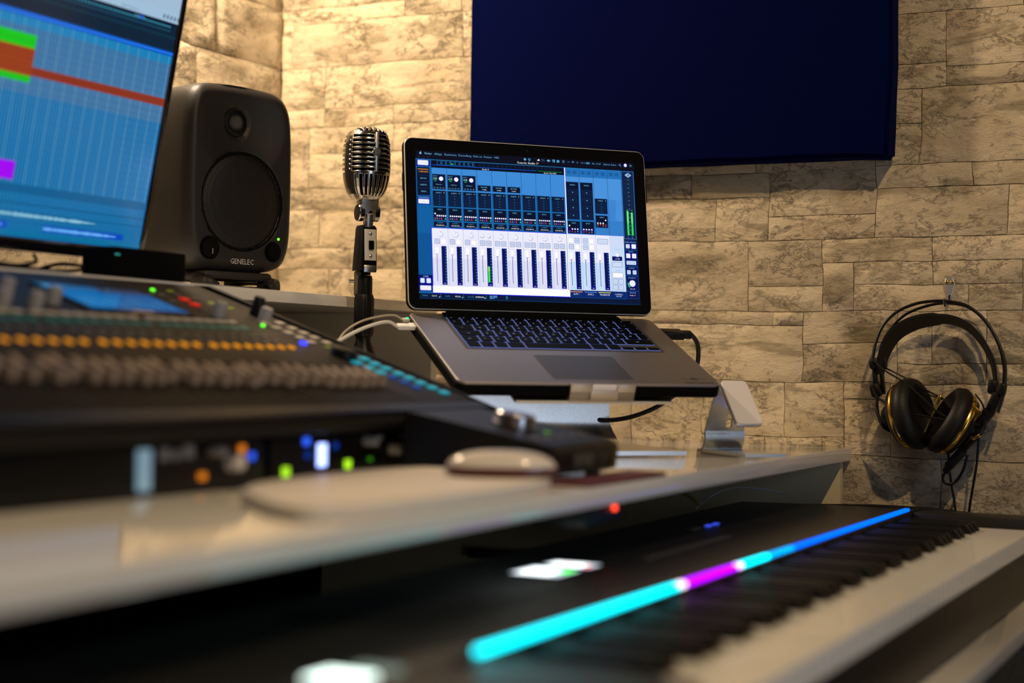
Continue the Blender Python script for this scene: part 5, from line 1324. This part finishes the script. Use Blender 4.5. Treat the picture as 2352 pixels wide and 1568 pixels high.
def headphones():
    c0 = Vector((-.4600, 2.326, .095))
    t = empty('headphones', c0, 0, 'black over-ear headphones with gold rings hanging on the wall hook', 'headphones')
    BK = mat('headphone_black', (.004, .0036, .003), .42, spec=.3); LE = mat('headphone_leather', (.006, .0045, .0035), .5, bump=.3, bscale=300, spec=.3)
    def W3(x, y, depth): # picture position -> point at wall distance depth
        return atY(x, y, YW - depth) - c0
    def tube(nm, pts, r, m, n=6, seg=10):
        mb = MB(); mb.tube(crv([W3(*p) for p in pts], n), r, seg); return mb.build(nm, m, t)
    # two sprung headband wires
    tube('band_wire', [(2003, 838, .052), (2010, 792, .047), (2028, 748, .042), (2060, 716, .038), (2105, 697, .036), (2150, 691, .035), (2186, 693, .034), (2225, 704, .037), (2265, 738, .042), (2295, 790, .048), (2309, 840, .053), (2306, 900, .056), (2292, 948, .058)], .0022, BK)
    tube('band_wire', [(2016, 838, .025), (2024, 796, .024), (2046, 755, .023), (2080, 722, .022), (2130, 702, .022), (2178, 696, .022), (2225, 706, .022), (2264, 739, .023), (2293, 790, .024), (2306, 842, .025), (2304, 900, .026)], .0021, BK)
    # leather strap: flat ribbon
    P = crv([W3(*p) for p in [(2022, 860, .040), (2030, 815, .038), (2052, 772, .036), (2090, 746, .034), (2135, 734, .033), (2183, 734, .033), (2225, 752, .034), (2259, 790, .036), (2280, 835, .038), (2287, 880, .040)]], 6)
    vs = []; n = len(P)
    for i, p in enumerate(P):
        q = i / (n - 1); hw = .006 + .008 * math.sin(math.pi * q) + (.006 if q < .5 else 0) * math.sin(math.pi * min(1, q * 1.6))
        tg = (P[min(i + 1, n - 1)] - P[max(i - 1, 0)]).normalized(); nn = Vector((0, 1, 0)).cross(tg).normalized()
        tw = Vector((0, 1, 0)) * .9 + nn * .38
        for s, o2 in ((-1, -1), (1, -1), (1, 1), (-1, 1)): vs.append(p + tw * hw * s + nn * .0016 * o2)
    fs = []
    for i in range(n - 1):
        for k in range(4): fs.append((i * 4 + k, i * 4 + (k + 1) % 4, (i + 1) * 4 + (k + 1) % 4, (i + 1) * 4 + k))
    fs += [(0, 1, 2, 3), tuple((n - 1) * 4 + k for k in (3, 2, 1, 0))]
    mb = MB(); mb.add(vs, fs); mb.build('head_strap', LE, t)
    # sliders
    def link(nm, a, b, w, th, m=BK):
        a, b = W3(*a), W3(*b); d = b - a; z = d.normalized(); x = z.cross(Vector((0, 1, 0))).normalized(); y_ = z.cross(x)
        rot = Matrix((x, y_, z)).transposed(); mb = MB(); mb.box((a + b) / 2, (w, th, d.length), min(w, th) * .3, rot); return mb.build(nm, m, t)
    link('slider_block', (2008, 822, .045), (2010, 848, .045), .013, .020); link('slider_block', (2030, 822, .030), (2030, 846, .030), .009, .014)
    link('slider_arm', (2009, 845, .044), (2012, 905, .044), .0055, .012); link('slider_arm', (2024, 842, .034), (2030, 905, .036), .005, .010)
    link('slider_block', (2008, 880, .046), (2016, 912, .046), .014, .020)
    link('slider_block', (2283, 872, .040), (2279, 905, .040), .013, .020); link('slider_block', (2305, 880, .052), (2300, 908, .052), .010, .016)
    link('slider_arm', (2294, 900, .048), (2270, 955, .046), .014, .016); link('slider_arm', (2276, 940, .046), (2240, 985, .044), .016, .018)
    # ear cups: cushion, cup with gold ring, outer hub. axis = direction from outer side to the ear side
    def cup(cx, cy_, dep, axis, r, par_lab):
        c = W3(cx, cy_, dep); z = Vector(axis).normalized(); x = Vector((0, 0, 1)).cross(z).normalized(); y_ = z.cross(x)
        m = frame(c, x, y_, z)
        def L(nm, prof, mt, sx=1.0, sy=1.12, off=(0, 0, 0)):
            mb = MB(); mb.lathe(prof, 40, m @ Matrix.Translation(Vector(off)) @ Matrix.Diagonal(Vector((sx, sy, 1, 1)))); return mb.build(nm, mt, t, angle=55)
        L('ear_cushion', [(r * .05, .009), (r * .42, .0105), (r * .60, .0165), (r * .78, .0225), (r * .95, .019), (r * 1.03, .010), (r * 1.0, .002), (r * .9, -.001)], LE)
        L('ear_cup', [(r * .92, .001), (r * .93, -.006), (r * .86, -.013), (r * .62, -.019), (r * .3, -.021)], BK)
        L('gold_ring', [(r * .935, -.0005), (r * .965, -.003), (r * .955, -.0055), (r * .92, -.0075)], GOLD)
        L('outer_hub', [(r * .42, -.018), (r * .43, -.031), (r * .36, -.035), (r * .05, -.036)], BK, 1, 1)
        return m
    cup(2086, 952, .050, (.93, -.30, .22), .0445, 'left')
    cup(2192, 972, .052, (-.72, -.38, .46), .0435, 'right')
    # gimbals
    tube('gimbal', [(2016, 905, .046), (2014, 940, .06), (2028, 978, .066), (2052, 992, .060)], .0024, BK)
    tube('gimbal', [(2262, 955, .046), (2258, 985, .062), (2236, 1010, .066), (2205, 1045, .060)], .0030, BK)
    link('gold_plate', (2222, 968, .076), (2248, 940, .074), .013, .0012, GOLD); link('gold_plate', (2210, 990, .078), (2222, 972, .078), .006, .0012, GOLD); link('gold_plate', (2232, 1008, .074), (2250, 1000, .072), .004, .0012, GOLD)
    link('jack_plug', (2123, 993, .085), (2150, 935, .080), .0016, .0016, GOLD); link('jack_plug', (2148, 936, .080), (2160, 908, .078), .0050, .0050, GOLD)
    link('strain_relief', (2235, 1000, .060), (2170, 1085, .058), .010, .010); link('strain_relief', (2216, 1030, .058), (2176, 1074, .058), .013, .012)
    # elastic strings
    for p in ([(2005, 826, .056), (2035, 852, .064), (2080, 880, .072), (2120, 915, .080), (2160, 950, .082), (2200, 968, .08)],
              [(2034, 845, .040), (2080, 868, .052), (2120, 892, .058), (2168, 916, .056)],
              [(2092, 898, .056), (2130, 905, .058), (2165, 918, .056)],
              [(2003, 888, .056), (2020, 915, .070), (2075, 945, .085), (2140, 958, .088), (2205, 972, .086), (2250, 975, .070)],
              [(2240, 905, .060), (2255, 925, .062), (2262, 945, .058)]):
        tube('elastic_cord', p, .0012, BK)
    # cable loop and the two runs going down
    tube('cable', [(2176, 1080, .056), (2166, 1092, .055), (2168, 1106, .054), (2182, 1112, .054), (2200, 1100, .054), (2214, 1075, .055), (2222, 1045, .056)], .0020, BK)
    tube('cable', [(2178, 1030, .054), (2180, 1070, .050), (2186, 1115, .046), (2194, 1165, .042), (2200, 1230, .040), (2205, 1300, .04)], .0017, BK)
    tube('cable', [(2248, 1005, .056), (2244, 1060, .052), (2236, 1110, .048), (2227, 1165, .044), (2220, 1230, .042), (2214, 1300, .04)], .0018, BK)
headphones()
